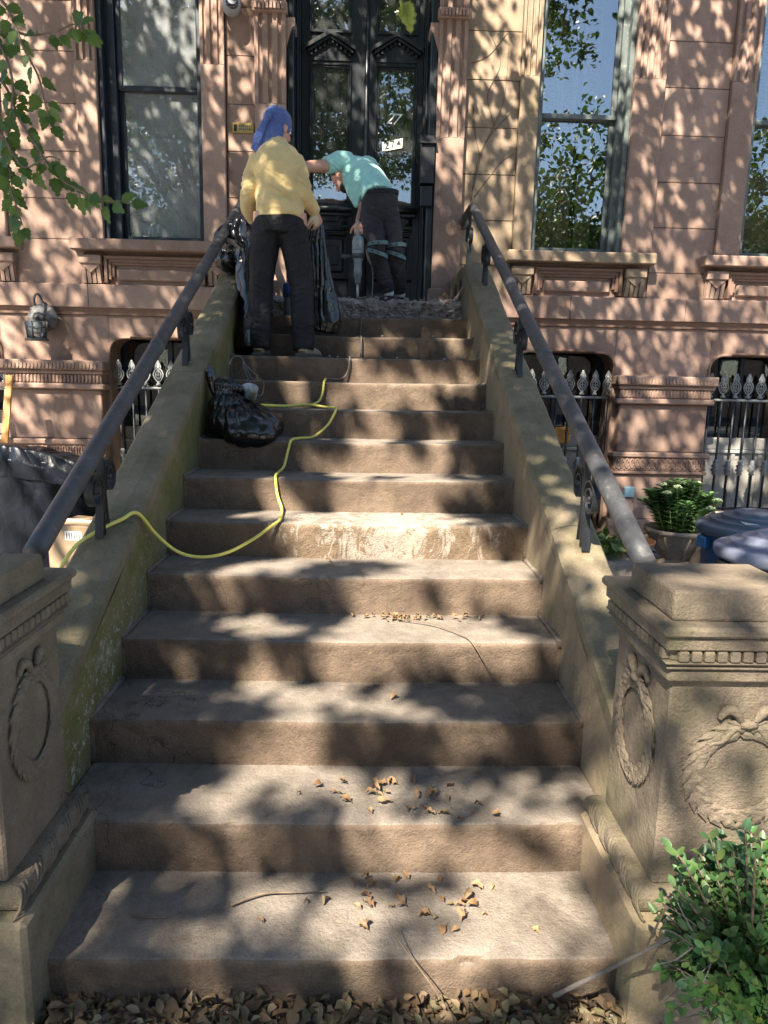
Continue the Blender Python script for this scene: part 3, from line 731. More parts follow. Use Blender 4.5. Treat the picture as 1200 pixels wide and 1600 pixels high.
# ---------------------------------------------------------------- sash windows
def sash_window(x0, x1, gx0, gx1, zm, frame, pane_lo, pane_up, inner):
    z0, z1 = 2.795, 5.44; yF = WALL+.10
    wdo = MB()
    wdo.cbox(x0, gx0-.03, yF-.02, yF+.16, z0, z1, .006); wdo.cbox(gx1+.03, x1, yF-.02, yF+.16, z0, z1, .006)
    wdo.cbox(gx0-.03, gx1+.03, yF-.02, yF+.16, z0-.01, z0+.02, .005)
    w_ = wdo.build('window', frame, house)
    for s, xx in ((1, x0), (-1, x1)):      # brick moulding
        a, b = sorted((xx, xx+s*.045)); MB().cbox(a, b, WALL+.0, WALL+.12, z0, z1, .008).build('frame_moulding', frame, w_)
    def sash(za, zb, y, pane, nm):
        m = MB(); st = .036
        m.cbox(gx0-.028, gx0+st-.02, y, y+.035, za, zb, .004); m.cbox(gx1-st+.02, gx1+.028, y, y+.035, za, zb, .004)
        m.cbox(gx0+st-.02, gx1-st+.02, y, y+.035, za, za+.042, .004); m.cbox(gx0+st-.02, gx1-st+.02, y, y+.035, zb-.042, zb, .004)
        s_ = m.build('sash', frame if nm else frame, w_)
        MB().box(gx0+st-.03, gx1-st+.03, y+.016, y+.020, za+.03, zb-.03).build('pane', pane, w_)
    sash(z0+.02, zm+.02, yF+.05, pane_lo, 0); sash(zm-.02, z1-.02, yF+.012, pane_up, 1)
    # room behind
    r = MB(); r.box(x0-.5, x1+.5, yF+1.4, yF+1.42, z0-.3, z1+.2); r.box(x0-.5, x0-.48, yF+.2, yF+1.4, z0-.3, z1+.2); r.box(x1+.48, x1+.5, yF+.2, yF+1.4, z0-.3, z1+.2); r.box(x0-.5, x1+.5, yF+.2, yF+1.4, z0-.32, z0-.3); r.box(x0-.5, x1+.5, yF+.2, yF+1.4, z1+.2, z1+.22)
    r.build('room', 'room_dark', w_)
    if inner == 'shutters':
        n = 3; ww = (gx1-gx0)/4
        for i, xa in enumerate((gx0+.06, gx0+.06+ww, gx1-.06-ww)):
            if i == 2: pass
            fr = MB(); y = yF+.22+.02*i
            for za, zb in ((z0+.02, z0+.06), (3.62, 3.68), (4.5, 4.55), (5.3, 5.36)): fr.box(xa, xa+ww-.01, y, y+.02, za, zb)
            fr.box(xa, xa+.03, y, y+.02, z0+.02, 5.36); fr.box(xa+ww-.04, xa+ww-.01, y, y+.02, z0+.02, 5.36)
            z = 3.70
            while z < 4.48: fr.add([(xa+.03, y+.002, z), (xa+ww-.04, y+.002, z), (xa+ww-.04, y+.022, z+.022), (xa+.03, y+.022, z+.022)], [(0,1,2,3)]); z += .032
            z = 4.57
            while z < 5.28: fr.add([(xa+.03, y+.002, z), (xa+ww-.04, y+.002, z), (xa+ww-.04, y+.022, z+.022), (xa+.03, y+.022, z+.022)], [(0,1,2,3)]); z += .032
            fr.box(xa+.03, xa+ww-.04, y+.006, y+.014, z0+.06, 3.62)
            fr.build('louvred_shutter', 'wood_shutter', w_)
    else:
        MB().box(gx0, gx1, yF+.20, yF+.205, z0+.0, 3.75).build('window_screen', 'screen_grey', w_)
    return w_
sash_window(-2.36, -1.46, -2.20, -1.51, 4.10, 'frame_navy', 'glass_dusty', 'glass_dusty', 'screen')
sash_window(1.50, 2.34, 1.555, 2.215, 3.985, 'frame_green', 'glass_clear', 'glass_clear', 'shutters')
sash_window(3.43, 4.30, 3.50, 4.20, 3.985, 'frame_green', 'glass_clear', 'glass_clear', 'shutters')
sash_window(-4.35, -3.46, -4.25, -3.56, 4.1, 'frame_navy', 'glass_dusty', 'glass_dusty', 'screen')

# ---------------------------------------------------------------- double front door
DY = 7.10
door = MB()
door.cbox(-.72, -.655, WALL-.02, DY+.08, ZL, 5.45, .01); door.cbox(.535, .60, WALL-.02, DY+.08, ZL, 5.45, .01)
door.cbox(-.655, .535, DY-.02, DY+.08, ZL-.01, ZL+.03, .006)
door = door.build('front_door', 'door_black', house)
for xx, s in ((-.655, 1), (.535, -1)):
    for k, (d, y) in enumerate(((.022, DY-.09), (.04, DY-.045))):
        a, b = sorted((xx, xx+s*d)); MB().cbox(a, b, y, y+.045, ZL+.03, 5.4, .006).build('door_jamb_moulding', 'door_black', door)
def leaf(xa, xb, gx0, gx1):
    y = DY; m = MB(); z0, zm0, zm1, z2 = ZL+.035, 3.10, 3.19, 4.40
    # stiles and rails around the openings
    m.cbox(xa, gx0-.03, y, y+.05, z0, 5.4, .004); m.cbox(gx1+.03, xb, y, y+.05, z0, 5.4, .004)
    m.cbox(gx0-.03, gx1+.03, y, y+.05, 2.98, 3.185, .003); m.cbox(gx0-.03, gx1+.03, y, y+.05, z2, 4.66, .003)
    m.cbox(gx0-.03, gx1+.03, y, y+.05, z0, 2.52, .003); m.box(gx0-.03, gx1+.03, y+.035, y+.05, 2.52, 2.98)
    L = m.build('door_leaf', 'door_black', house); L.parent = door
    def fr(za, zb, d, nm):      # bolection moulding round an opening
        q = MB()
        for k, (o_, yy) in enumerate(((0, -.022), (.016, -.012))):
            q.cbox(gx0-.045+o_, gx0-.029+o_, y+yy, y+.02, za-.02+o_, zb+.02-o_, .004); q.cbox(gx1+.029-o_, gx1+.045-o_, y+yy, y+.02, za-.02+o_, zb+.02-o_, .004)
            q.cbox(gx0-.029+o_, gx1+.029-o_, y+yy+.001, y+.02, zb+.004-o_, zb+.02-o_, .004); q.cbox(gx0-.029+o_, gx1+.029-o_, y+yy+.001, y+.02, za-.02+o_, za-.004+o_, .004)
        q.build(nm, 'door_black', door)
    fr(3.205, 4.385, 0, 'pane_moulding'); fr(4.675, 5.3, 0, 'pane_moulding'); fr(2.56, 2.95, 0, 'panel_moulding')
    MB().box(gx0-.03, gx1+.03, y+.022, y+.026, 3.19, 4.4).build('pane', 'glass_door', door)
    MB().box(gx0-.03, gx1+.03, y+.022, y+.026, 4.66, 5.34).build('pane', 'glass_door', door)
    c = (gx0+gx1)/2
    # raised field of the lower panel
    q = MB(); q.cbox(gx0+.01, gx1-.01, y+.008, y+.04, 2.60, 2.91, .02); q.cbox(gx0+.05, gx1-.05, y-.004, y+.03, 2.66, 2.85, .015); q.build('raised_panel', 'door_black', door)
    # little pediment with dentils
    hw = (gx1-gx0)/2+.062; zp = 4.50
    q = MB()
    for k, (t0, t1, yy, e) in enumerate(((0, .035, -.075, .02), (-.022, 0, -.055, .0))):
        q.prism([(c-hw-e, zp+t0), (c, zp+.125+t0), (c+hw+e, zp+t0), (c+hw+e, zp+t1), (c, zp+.125+t1), (c-hw-e, zp+t1)], 'y', y+yy, y+.004)
    q.prism([(c-hw+.02, zp-.07), (c+hw-.02, zp-.07), (c+hw-.02, zp-.02), (c, zp+.10), (c-hw+.02, zp-.02)], 'y', y-.012, y+.003)
    pd = face_out(q.build('pediment', 'door_black', door))
    dm = MB().cbox(-.010, .010, -.026, .006, -.016, .016, .003).mesh('dentil')
    for i in range(10):
        t = -1+2*(i+.5)/10
        o = link('dentil', dm, 'door_black', door); o.location = (c+t*(hw-.015), y-.014, zp-.036+.125*(1-abs(t)))
    # shelf moulding with drops below the pane
    q = MB(); q.tube([(gx0-.075, y-.03, 3.165), (gx1+.075, y-.03, 3.165)], .028, 10); q.cbox(gx0-.06, gx1+.06, y-.028, y+.002, 3.105, 3.137, .006); q.build('lock_rail_moulding', 'door_black', door)
    n = 9; dm2 = MB().prism([(-.011, .02), (-.011, -.012), (0, -.024), (.011, -.012), (.011, .02)], 'y', -.018, .004).mesh('carved_drop')
    for i in range(n): link('carved_drop', dm2, 'door_black', door).location = (gx0+.0+i*.026, y-.004, 3.075)
    for xx in (gx1-.005, ):
        q = MB(); q.add([(xx-.035, y, 3.03), (xx+.035, y, 3.03), (xx+.035, y, 3.10), (xx-.035, y, 3.10), (xx, y-.035, 3.065)], [(0,1,4),(1,2,4),(2,3,4),(3,0,4)]); q.cbox(xx-.04, xx+.04, y-.03, y+.002, 2.995, 3.022, .005); q.build('carved_boss', 'door_black', door)
    # iron grille and curtain behind the glass
    q = MB()
    for i in range(6): q.tube([(gx0+.0+i*(gx1-gx0)/5, y+.09, 3.19), (gx0+i*(gx1-gx0)/5, y+.09, 4.4)], .006, 6)
    for z in (3.66, 3.74): q.tube([(gx0-.03, y+.09, z), (gx1+.03, y+.09, z)], .007, 6)
    for i in range(5): q.tube([(gx0+(i+.5)*(gx1-gx0)/5+.024*math.cos(t), y+.09, 3.70+.03*math.sin(t)) for t in [k*math.pi/6 for k in range(13)]], .004, 5)
    q.build('door_grille', 'iron_black', door)
    return L
leaf(-.615, -.028, -.492, -.208); leaf(-.012, .495, .105, .396)
MB().tube([(-.020, DY-.012, ZL+.04), (-.020, DY-.012, 5.4)], .02, 8).build('astragal', 'door_black', door)
# arched head above the doors (mostly above the frame)
rm = MB(); rm.box(-.72, .60, DY+.9, DY+.92, 2.1, 5.6); rm.box(-.74, -.72, DY+.05, DY+.9, 2.1, 5.6); rm.box(.60, .62, DY+.05, DY+.9, 2.1, 5.6); rm.box(-.72, .60, DY+.05, DY+.9, ZL-.05, ZL-.02)
rm.build('hallway', 'screen_grey', door)
# painted "27" on the glass, printed number plate 274
def text(body, size, loc, mat_, name, parent, tilt=0, shear=0, ext=.0006, font_scale=1.0, bold=0):
    c = bpy.data.curves.new(name, 'FONT'); c.body = body; c.size = size; c.extrude = ext; c.align_x = 'CENTER'; c.align_y = 'CENTER'; c.shear = shear; c.offset = bold; c.resolution_u = 3
    o = bpy.data.objects.new(name, c); col.objects.link(o); dg = bpy.context.evaluated_depsgraph_get()
    me = bpy.data.meshes.new_from_object(o.evaluated_get(dg)); bpy.data.objects.remove(o); bpy.data.curves.remove(c)
    o2 = link(name, me, mat_, parent); o2.location = loc; o2.rotation_euler = (R(90), R(-tilt), 0); o2.scale.x = font_scale; return o2
text('27', .14, (.222, DY+.018, 3.965), 'ink_white', 'painted_number', door, tilt=-6, shear=.35, font_scale=.85)
sg = thing('number_sign', 'cream 274 number plate stuck on the right door pane', 'sign', loc=(.226, DY+.012, 3.741))
MB().add([(-.092, 0, -.055), (.09, 0, -.02), (.092, 0, .062), (-.095, 0, .022), (-.092, .002, -.055), (.09, .002, -.02), (.092, .002, .062), (-.095, .002, .022)], [(0,1,2,3), (7,6,5,4), (0,4,5,1), (1,5,6,2), (2,6,7,3), (3,7,4,0)]).build('plate', 'paper_cream', sg)
for ch, dx in (('2', -.057), ('7', 0), ('4', .057)):
    o = text(ch, .092, (dx, -.003, .0035+dx*.2), 'ink_black', 'digit', sg, tilt=11, bold=.001); o.scale.x = 1.0

# ---------------------------------------------------------------- iron window guards
def fin_mesh():
    m = MB(); prof = []
    # flat pierced palmette: outline ribbons
    for s in (-1, 1):
        for pts in ([(0, 0), (.028, .03), (.046, .075), (.03, .115), (.012, .125)], [(0, .03), (.02, .05), (.026, .08), (.012, .105), (0, .11)], [(.012, .125), (.026, .145), (.014, .175), (0, .205)], [(0, .13), (.01, .15), (0, .175)]):
            m.tube([(s*x, 0, z) for x, z in spline([(a, b, 0) for a, b in pts], 3) for x, z in ((x, z),)] if False else [(s*p.x, 0, p.y) for p in spline([(a, b, 0) for a, b in pts], 3)], .0065, 5)
    m.lathe([(.006, -.03), (.022, -.026), (.026, -.012), (.014, -.004), (.012, .01), (0, .02)], (0,0,0), 10)
    m.tube([(0, 0, 0), (0, 0, .19)], .006, 6)
    for z in (.07, .15): m.tube([(-.02, 0, z), (.02, 0, z)], .006, 5)
    return m.mesh('finial')
fm = fin_mesh(); fm.materials.append(mt('iron_pale'))
cm = MB(); cm.lathe([(.011, -.08), (.028, -.07), (.018, -.05), (.036, -.03), (.02, -.01), (.034, .012), (.018, .03), (.026, .05), (.013, .075)], (0,0,0), 9, wob=.18); cm = cm.mesh('collar'); cm.materials.append(mt('iron_pale'))
bmh = MB().tube([(0, 0, .22), (0, 0, 1.50)], .0115, 8).mesh('bar'); bmh.materials.append(mt('iron_black'))
def guard(x0, x1, z, label):
    t = thing('window_guard', label, 'window guard', 'iron guards in front of the basement windows', loc=(0, 0, 0))
    y = BY+.05; n = int((x1-x0-.06)/.123)+1
    MB().tube([(x0+.02, y, z), (x1-.02, y, z)], .013, 8).build('top_rail', 'iron_pale', t)
    MB().tube([(x0+.02, y, .42), (x1-.02, y, .42)], .013, 8).build('bottom_rail', 'iron_black', t)
    for i in range(n):
        x = x0+.06+i*.123
        b = link('bar', bmh, None, t); b.location = (x, y, z-1.48)
        f = link('finial', fm, None, b); f.location = (0, 0, 1.53)
        c = link('collar', cm, None, b); c.location = (0, 0, .83)
guard(3.285, 4.25, 1.48, 'pale tipped iron window guard at the right edge, above the bin lids')
guard(1.42, 2.372, 1.48, 'iron window guard behind the right handrail, with the orange crate inside')
guard(-2.372, -1.42, 1.48, 'iron window guard behind the left handrail')
guard(-4.30, -3.36, 1.48, 'iron window guard cut off at the left edge beside the black bag')
# ---------------------------------------------------------------- soft shapes: overlapping lofts fused into one skin
def ellip(m, c, r, rot=(0,0,0), n=20):
    from mathutils import Euler
    M = Euler(rot).to_matrix(); c = Vector(c)
    prof = [(math.sin(math.pi*i/(n//2)), -math.cos(math.pi*i/(n//2))) for i in range(1, n//2)]
    vs = []; fs = []
    for (rr, z) in prof:
        for j in range(n): vs.append(c+M @ Vector((rr*math.cos(2*math.pi*j/n)*r[0], rr*math.sin(2*math.pi*j/n)*r[1], z*r[2])))
    k = len(prof)
    for i in range(k-1):
        for j in range(n): fs.append((i*n+j, i*n+(j+1) % n, (i+1)*n+(j+1) % n, (i+1)*n+j))
    vs += [c+M @ Vector((0, 0, -r[2])), c+M @ Vector((0, 0, r[2]))]
    for j in range(n): fs += [((j+1) % n, j, k*n), ((k-1)*n+j, (k-1)*n+(j+1) % n, k*n+1)]
    m.add(vs, fs, True); return m
def eloft(m, pts, side=(1,0,0), n=20):
    """closed loft: pts = (centre, half width along side, half depth)"""
    P = [Vector(p[0]) for p in pts]; S = Vector(side); vs = []; fs = []; k = len(P)
    for i, p in enumerate(P):
        t = (P[min(i+1, k-1)]-P[max(i-1, 0)]).normalized()
        a = (S-t*S.dot(t)).normalized(); b = t.cross(a)
        for j in range(n):
            th = 2*math.pi*j/n; vs.append(p+a*math.cos(th)*pts[i][1]+b*math.sin(th)*pts[i][2])
    for i in range(k-1):
        for j in range(n): fs.append((i*n+j, i*n+(j+1) % n, (i+1)*n+(j+1) % n, (i+1)*n+j))
    c0 = len(vs); vs += [P[0], P[-1]]
    for j in range(n): fs += [((j+1) % n, j, c0), ((k-1)*n+j, (k-1)*n+(j+1) % n, c0+1)]
    m.add(vs, fs, True); return m
def limb(m, pts, n=14):
    """round tapered limb; pts = (centre, radius)"""
    return eloft(m, [(p, r, r) for p, r in spl4(pts)], side=(.9, .3, .1), n=n)
def spl4(pts, n=5):
    a = spline([p for p, _ in pts], n); out = []
    for i, q in enumerate(a):
        t = i/n; k = min(int(t), len(pts)-2); f = t-k; f = f*f*(3-2*f)
        out.append((q, pts[k][1]*(1-f)+pts[k+1][1]*f))
    return out
def fuse(m, name, mat_, parent, voxel=.010, smooth=6, disp=None, cut=None, **kw):
    """voxel-fuse the shapes in m into one surface, then shape it with disp(co, normal)"""
    o = m.build(name+'_raw', None); face_out(o)
    r = o.modifiers.new('r', 'REMESH'); r.mode = 'VOXEL'; r.voxel_size = voxel; r.use_smooth_shade = True
    if smooth: s = o.modifiers.new('s', 'SMOOTH'); s.factor = .5; s.iterations = smooth
    dg = bpy.context.evaluated_depsgraph_get(); me = bpy.data.meshes.new_from_object(o.evaluated_get(dg)); me.name = name
    raw = o.data; bpy.data.objects.remove(o); bpy.data.meshes.remove(raw)
    if disp:
        co = [(v.co.copy(), v.normal.copy()) for v in me.vertices]
        for v, (c, nn) in zip(me.vertices, co): v.co = c+disp(c, nn)
    if cut:
        b = bmesh.new(); b.from_mesh(me); bmesh.ops.delete(b, geom=[v for v in b.verts if cut(v.co)], context='VERTS'); b.to_mesh(me); b.free()
    me.polygons.foreach_set('use_smooth', [True]*len(me.polygons)); me.materials.clear(); me.update()
    return link(name, me, mat_, parent, **kw)
def folds(spots, amp=.006, base=.002):
    """cloth creases: spots = (centre, reach, direction of the waves, waves per metre, amount)"""
    S = [(Vector(c), r, Vector(d).normalized(), f, a) for c, r, d, f, a in spots]
    def fn(c, n):
        h = base*mn.noise(c*9)+base*.7*mn.noise(c*22)
        for i, (ce, r, d, f, a) in enumerate(S):
            q = (c-ce).length/r
            if q < 1.8:
                # uneven ridges: noise stretched along the fold
                t = c.dot(d); p = c*2.6+d*(t*f*.42)+Vector((mn.noise(c*5),)*3)*.5+Vector((i*7.1, 0, 0))
                h += a*math.exp(-q*q*1.1)*(.30-abs(mn.noise(p)))*3.8
        return n*h
    return fn
def hand(parent, wrist, fwd, palm_n, mat_, side=1, curl=.8, name='hand', L=.19):
    """palm, four fingers of different length and a thumb from the side of the palm"""
    f = Vector(fwd).normalized(); n = Vector(palm_n); n = (n-f*n.dot(f)).normalized(); s = f.cross(n)*side; w0 = Vector(wrist)
    m = MB(); k = L/.19
    eloft(m, [(w0, .024*k, .019*k), (w0+f*.03*k, .032*k, .017*k), (w0+f*.075*k, .042*k, .015*k), (w0+f*.098*k, .040*k, .013*k)], side=s, n=12)
    for i, (off, ln) in enumerate(((-.030, .062), (-.010, .074), (.011, .078), (.031, .070))):
        p = w0+f*.088*k+s*off*k; d = f; pts = [(p-f*.02*k, .0092*k)]
        for j, part in enumerate((.45, .32, .23)):
            pts.append((p, (.0095-.0009*j)*k)); c_ = curl*(.5+.35*j)
            d = (d*math.cos(c_)+n*math.sin(c_)).normalized(); p = p+d*ln*part*1.15*k
        pts.append((p, .0065*k)); eloft(m, [(q, r, r) for q, r in pts], side=s, n=8)
    p = w0+f*.03*k+s*.026*k; d = (f*.6+s*.75+n*.35).normalized(); pts = [(p-d*.01, .013*k), (p, .0125*k)]
    for j, ln in enumerate((.036, .03, .022)):
        p = p+d*ln*k; pts.append((p, (.0115-.0014*j)*k)); d = (d*.86+f*.3+n*.35*curl).normalized()
    eloft(m, [(q, r, r) for q, r in pts], side=n, n=8)
    return m, mat_, name
def head_shape(m, c, fwd, up, s=1.0):
    """skull, jaw, nose, brow, ears, neck stub"""
    f = Vector(fwd).normalized(); u = Vector(up); u = (u-f*u.dot(f)).normalized(); r = f.cross(u); c = Vector(c)
    M = Matrix((r, f, u)).transposed(); e = M.to_euler()
    ellip(m, c+u*.03*s, (.076*s, .096*s, .09*s), e); ellip(m, c+f*.025*s-u*.045*s, (.058*s, .066*s, .075*s), e)
    ellip(m, c+f*.06*s-u*.092*s, (.03*s, .026*s, .022*s), e)
    ellip(m, c+f*.1*s-u*.02*s, (.014*s, .02*s, .028*s), e); ellip(m, c+f*.107*s-u*.035*s, (.017*s, .013*s, .011*s), e)
    ellip(m, c+f*.085*s+u*.018*s, (.05*s, .013*s, .012*s), e)
    ellip(m, c+f*.088*s-u*.066*s, (.024*s, .011*s, .008*s), e)
    for q in (-1, 1): ellip(m, c+r*q*.076*s-u*.012*s, (.009*s, .02*s, .032*s), e)
    return r, f, u
# ---------------------------------------------------------------- person in the yellow shirt, seen from behind
ZT = 11*RISE
pa = thing('person', 'person in yellow long-sleeved shirt and blue head scarf, standing with back turned', 'person', loc=(0,0,0))
body = MB()
hc = Vector((-.588, 5.06, 3.205)); hf = Vector((.62, .78, -.12))
r_, f_, u_ = head_shape(body, hc, hf, (0, 0, 1))
limb(body, [((-.585, 5.02, 3.02), .062), ((-.585, 5.03, 3.10), .055), ((-.588, 5.05, 3.17), .055)])
eloft(body, [((-.565, 4.98, 2.66), .14, .10), ((-.57, 4.99, 2.85), .13, .09), ((-.58, 5.0, 2.97), .14, .085), ((-.582, 5.01, 3.04), .09, .06)])
limb(body, [((-.70, 5.0, 2.985), .04), ((-.772, 4.985, 2.79), .034), ((-.755, 5.15, 2.64), .03)]); limb(body, [((-.475, 5.0, 2.985), .04), ((-.412, 4.955, 2.795), .034), ((-.345, 5.09, 2.70), .03)])
for s, x in ((0, -.655), (1, -.475)):
    k = (-.69, 4.99, 2.22) if not s else (-.435, 5.02, 2.225); an = (-.688, 4.93, 1.80) if not s else (-.405, 4.935, 1.80)
    limb(body, [((x, 4.98, 2.66), .085), (k, .055), (an, .04)])
hm, _, _ = hand(None, (-.752, 5.16, 2.63), (-.0, .75, -.65), (1, .2, .2), 'skin', 1, .7); body.add(hm.v, hm.f, True)
hm, _, _ = hand(None, (-.342, 5.09, 2.70), (.22, .6, -.65), (-.6, .6, 0), 'skin', -1, 1.0); body.add(hm.v, hm.f, True)
fuse(body, 'body', 'skin', pa, voxel=.006, smooth=2)
for q in (-1, 1): MB().lathe([(0, -.011), (.008, -.008), (.011, 0), (.008, .008), (0, .011)], tuple(hc+f_*.083+r_*q*.03-u_*.002), 10).build('eye', 'ink_white', pa)
sh = MB()
eloft(sh, [((-.560, 4.975, 2.625), .160, .125), ((-.564, 4.978, 2.70), .155, .121), ((-.570, 4.985, 2.82), .148, .115), ((-.578, 4.995, 2.94), .168, .122), ((-.582, 5.005, 3.01), .152, .106), ((-.586, 5.012, 3.06), .125, .088), ((-.588, 5.02, 3.10), .072, .066), ((-.588, 5.025, 3.125), .062, .06)])
limb(sh, [((-.70, 5.0, 3.0), .062), ((-.745, 4.995, 2.91), .054), ((-.772, 4.985, 2.79), .049), ((-.782, 5.06, 2.71), .056), ((-.757, 5.14, 2.645), .045)])
limb(sh, [((-.475, 5.0, 3.0), .063), ((-.432, 4.985, 2.91), .056), ((-.412, 4.955, 2.80), .052), ((-.378, 5.02, 2.745), .050), ((-.346, 5.085, 2.702), .045)])
fuse(sh, 'shirt', 'shirt_yellow', pa, voxel=.008, smooth=7, disp=folds([((-.50, 4.87, 2.80), .14, (.75, 0, 1), 62, .0075), ((-.60, 4.86, 2.70), .15, (.12, 0, 1), 75, .008), ((-.41, 4.94, 2.86), .10, (.35, .2, 1), 95, .007), ((-.80, 4.97, 2.82), .1, (-.3, .2, 1), 90, .006), ((-.46, 4.88, 2.97), .09, (.9, .2, -.6), 70, .006), ((-.40, 5.0, 2.77), .09, (.5, .5, -.8), 95, .007), ((-.68, 4.88, 2.92), .14, (.8, 0, .5), 40, .003)], base=.004))
tr = MB()
eloft(tr, [((-.565, 4.99, 2.70), .120, .085), ((-.565, 4.982, 2.645), .145, .106), ((-.565, 4.972, 2.60), .172, .132), ((-.565, 4.972, 2.53), .165, .12)])
limb(tr, [((-.645, 4.975, 2.58), .098), ((-.672, 4.985, 2.42), .094), ((-.69, 4.985, 2.22), .080), ((-.694, 4.95, 2.02), .076), ((-.692, 4.925, 1.785), .070)], 18)
limb(tr, [((-.485, 4.975, 2.58), .098), ((-.457, 4.99, 2.42), .094), ((-.432, 5.01, 2.22), .080), ((-.415, 4.965, 2.02), .077), ((-.405, 4.932, 1.785), .074)], 18)
fuse(tr, 'trousers', 'trouser_black', pa, voxel=.009, smooth=6, disp=folds([((-.66, 4.88, 2.52), .14, (.5, 0, 1), 75, .007), ((-.46, 4.88, 2.52), .14, (-.55, 0, 1), 75, .007), ((-.69, 4.9, 2.2), .12, (.3, 0, 1), 85, .007), ((-.43, 4.92, 2.2), .12, (-.3, 0, 1), 85, .007), ((-.69, 4.9, 1.9), .1, (.1, 0, 1), 100, .009), ((-.40, 4.9, 1.9), .1, (-.1, 0, 1), 100, .009)], base=.004))
def boot(parent, heel, d, mat_, L=.27, H=.10, name='boot', sole='sole_dark'):
    d = Vector(d).normalized(); h = Vector(heel); s = Vector((d.y, -d.x, 0))
    m = MB()
    eloft(m, [(h+d*.03+Vector((0,0,.03)), .034, .03), (h+d*.08+Vector((0,0,.042)), .040, .040), (h+d*.15+Vector((0,0,.036)), .044, .034), (h+d*.21+Vector((0,0,.03)), .042, .028), (h+d*(L-.01)+Vector((0,0,.026)), .024, .020)], side=s, n=16)
    eloft(m, [(h+d*.055+Vector((0,0,.03)), .038, .05), (h+d*.06+Vector((0,0,H*.7)), .040, .046), (h+d*.055+Vector((0,0,H+.02)), .042, .046)], side=s, n=16)
    o = fuse(m, name, mat_, parent, voxel=.006, smooth=3, disp=folds([(h+d*.12+Vector((0,0,.06)), .06, tuple(d+Vector((0,0,.4))), 140, .003)], base=.002))
    q = MB(); out = [(.0, .02), (.0, .033), (.05, .038), (.1, .036), (.16, .045), (.22, .042), (L-.005, .026), (L+.006, .0)]
    pts = [h+d*a+s*b for a, b in out]+[h+d*a-s*b for a, b in out[::-1]]
    q.add([p+Vector((0,0,.001)) for p in pts]+[p+Vector((0,0,.022)) for p in pts], [tuple(range(len(pts)))[::-1], tuple(range(len(pts), 2*len(pts)))]+[(i, (i+1) % len(pts), len(pts)+(i+1) % len(pts), len(pts)+i) for i in range(len(pts))])
    face_out(q.build('sole', sole, o)); return o
boot(pa, (-.71, 4.87, ZT), (.10, 1, 0), 'boot_tan', H=.11); boot(pa, (-.425, 4.865, ZT), (.42, .9, 0), 'boot_tan', H=.11)
# the scarf: tied over the head, its tail spread over the left shoulder
sf = MB()
e_ = Matrix((r_, f_, u_)).transposed().to_euler()
ellip(sf, hc+u_*.035-f_*.006, (.086, .105, .098), e_); ellip(sf, hc-f_*.045-u_*.05, (.074, .062, .085), e_)
eloft(sf, [(hc-f_*.05+u_*.01, .070, .05), (hc-f_*.075-u_*.06, .078, .04), (hc+Vector((-.075, -.055, -.125)), .078, .026), (hc+Vector((-.125, -.06, -.175)), .062, .016)], side=(.82, -.3, -.5), n=18)
eloft(sf, [(hc+r_*.05-f_*.02-u_*.02, .03, .03), (hc+r_*.045-f_*.03-u_*.09, .03, .03), (hc+r_*.02-f_*.04-u_*.13, .035, .02)], side=tuple(f_), n=12)
KN = hc+Vector((-.045, -.10, .035))
def pleat(c, n):
    """cloth gathered at the knot behind the head"""
    d = c-KN; L = d.length; th = math.atan2(d.dot(u_), d.dot(r_))
    up_ = .35 if d.dot(u_) > 0 else 1.0
    return n*(.0065*up_*min(1, L/.05)*(abs(math.sin(th*6.5+1.4*mn.noise(c*14)))-.5)+.004*mn.noise(c*25)-.010*math.exp(-(L/.025)**2))
fuse(sf, 'head_scarf', 'scarf_blue', pa, voxel=.0055, smooth=4, disp=pleat, cut=lambda c: (c-hc).dot(f_) > .06 and (c-hc).dot(u_) < .05)
kn = MB(); ellip(kn, tuple(KN+Vector((0, -.004, 0))), (.022, .018, .018)); eloft(kn, [(tuple(KN), .012, .01), (tuple(KN+Vector((-.03, -.01, -.05))), .02, .008), (tuple(KN+Vector((-.065, -.012, -.12))), .03, .006), (tuple(KN+Vector((-.085, -.01, -.165))), .022, .004)], side=(1, 0, .4))
fuse(kn, 'scarf_knot', 'scarf_blue', pa, voxel=.0045, smooth=2, disp=folds([], base=.004))
gl, _, _ = hand(None, (-.352, 5.07, 2.712), (.22, .6, -.65), (-.6, .6, 0), 'glove_tan', -1, 1.0, L=.2)
fuse(gl, 'glove', 'glove_tan', pa, voxel=.004, smooth=2)
# ---------------------------------------------------------------- person in the teal shirt, bent over a hammer drill
pb = thing('person', 'person in teal shirt and dark jeans bending over a demolition hammer at the door', 'person', loc=(0,0,0))
body = MB()
SL, SR = Vector((-.225, 6.20, 3.335)), Vector((.02, 6.44, 3.36)); PV = Vector((.10, 6.09, 2.98))
hc2 = Vector((-.205, 6.47, 3.285)); hf2 = Vector((-.55, .35, -.75))
rr2, ff2, uu2 = head_shape(body, hc2, hf2, (-.6, .55, .55))
limb(body, [((-.10, 6.32, 3.31), .07), ((-.17, 6.36, 3.29), .058), (tuple(hc2), .055)])
eloft(body, [(tuple(PV), .13, .10), ((.05, 6.16, 3.14), .13, .095), ((-.05, 6.27, 3.27), .155, .10), ((-.11, 6.33, 3.325), .12, .07)], side=(.72, .7, 0))
limb(body, [(tuple(SL), .056), ((-.33, 6.12, 3.275), .050), ((-.47, 6.02, 3.235), .044), ((-.60, 5.93, 3.17), .034), ((-.70, 5.88, 3.11), .028)])
limb(body, [(tuple(SR), .055), ((-.01, 6.40, 3.10), .045), ((-.055, 6.18, 2.90), .032), ((-.06, 6.08, 2.845), .028)])
hm, _, _ = hand(None, (-.70, 5.88, 3.11), (-.75, -.35, -.5), (0, .2, -1), 'skin', 1, .5); body.add(hm.v, hm.f, True)
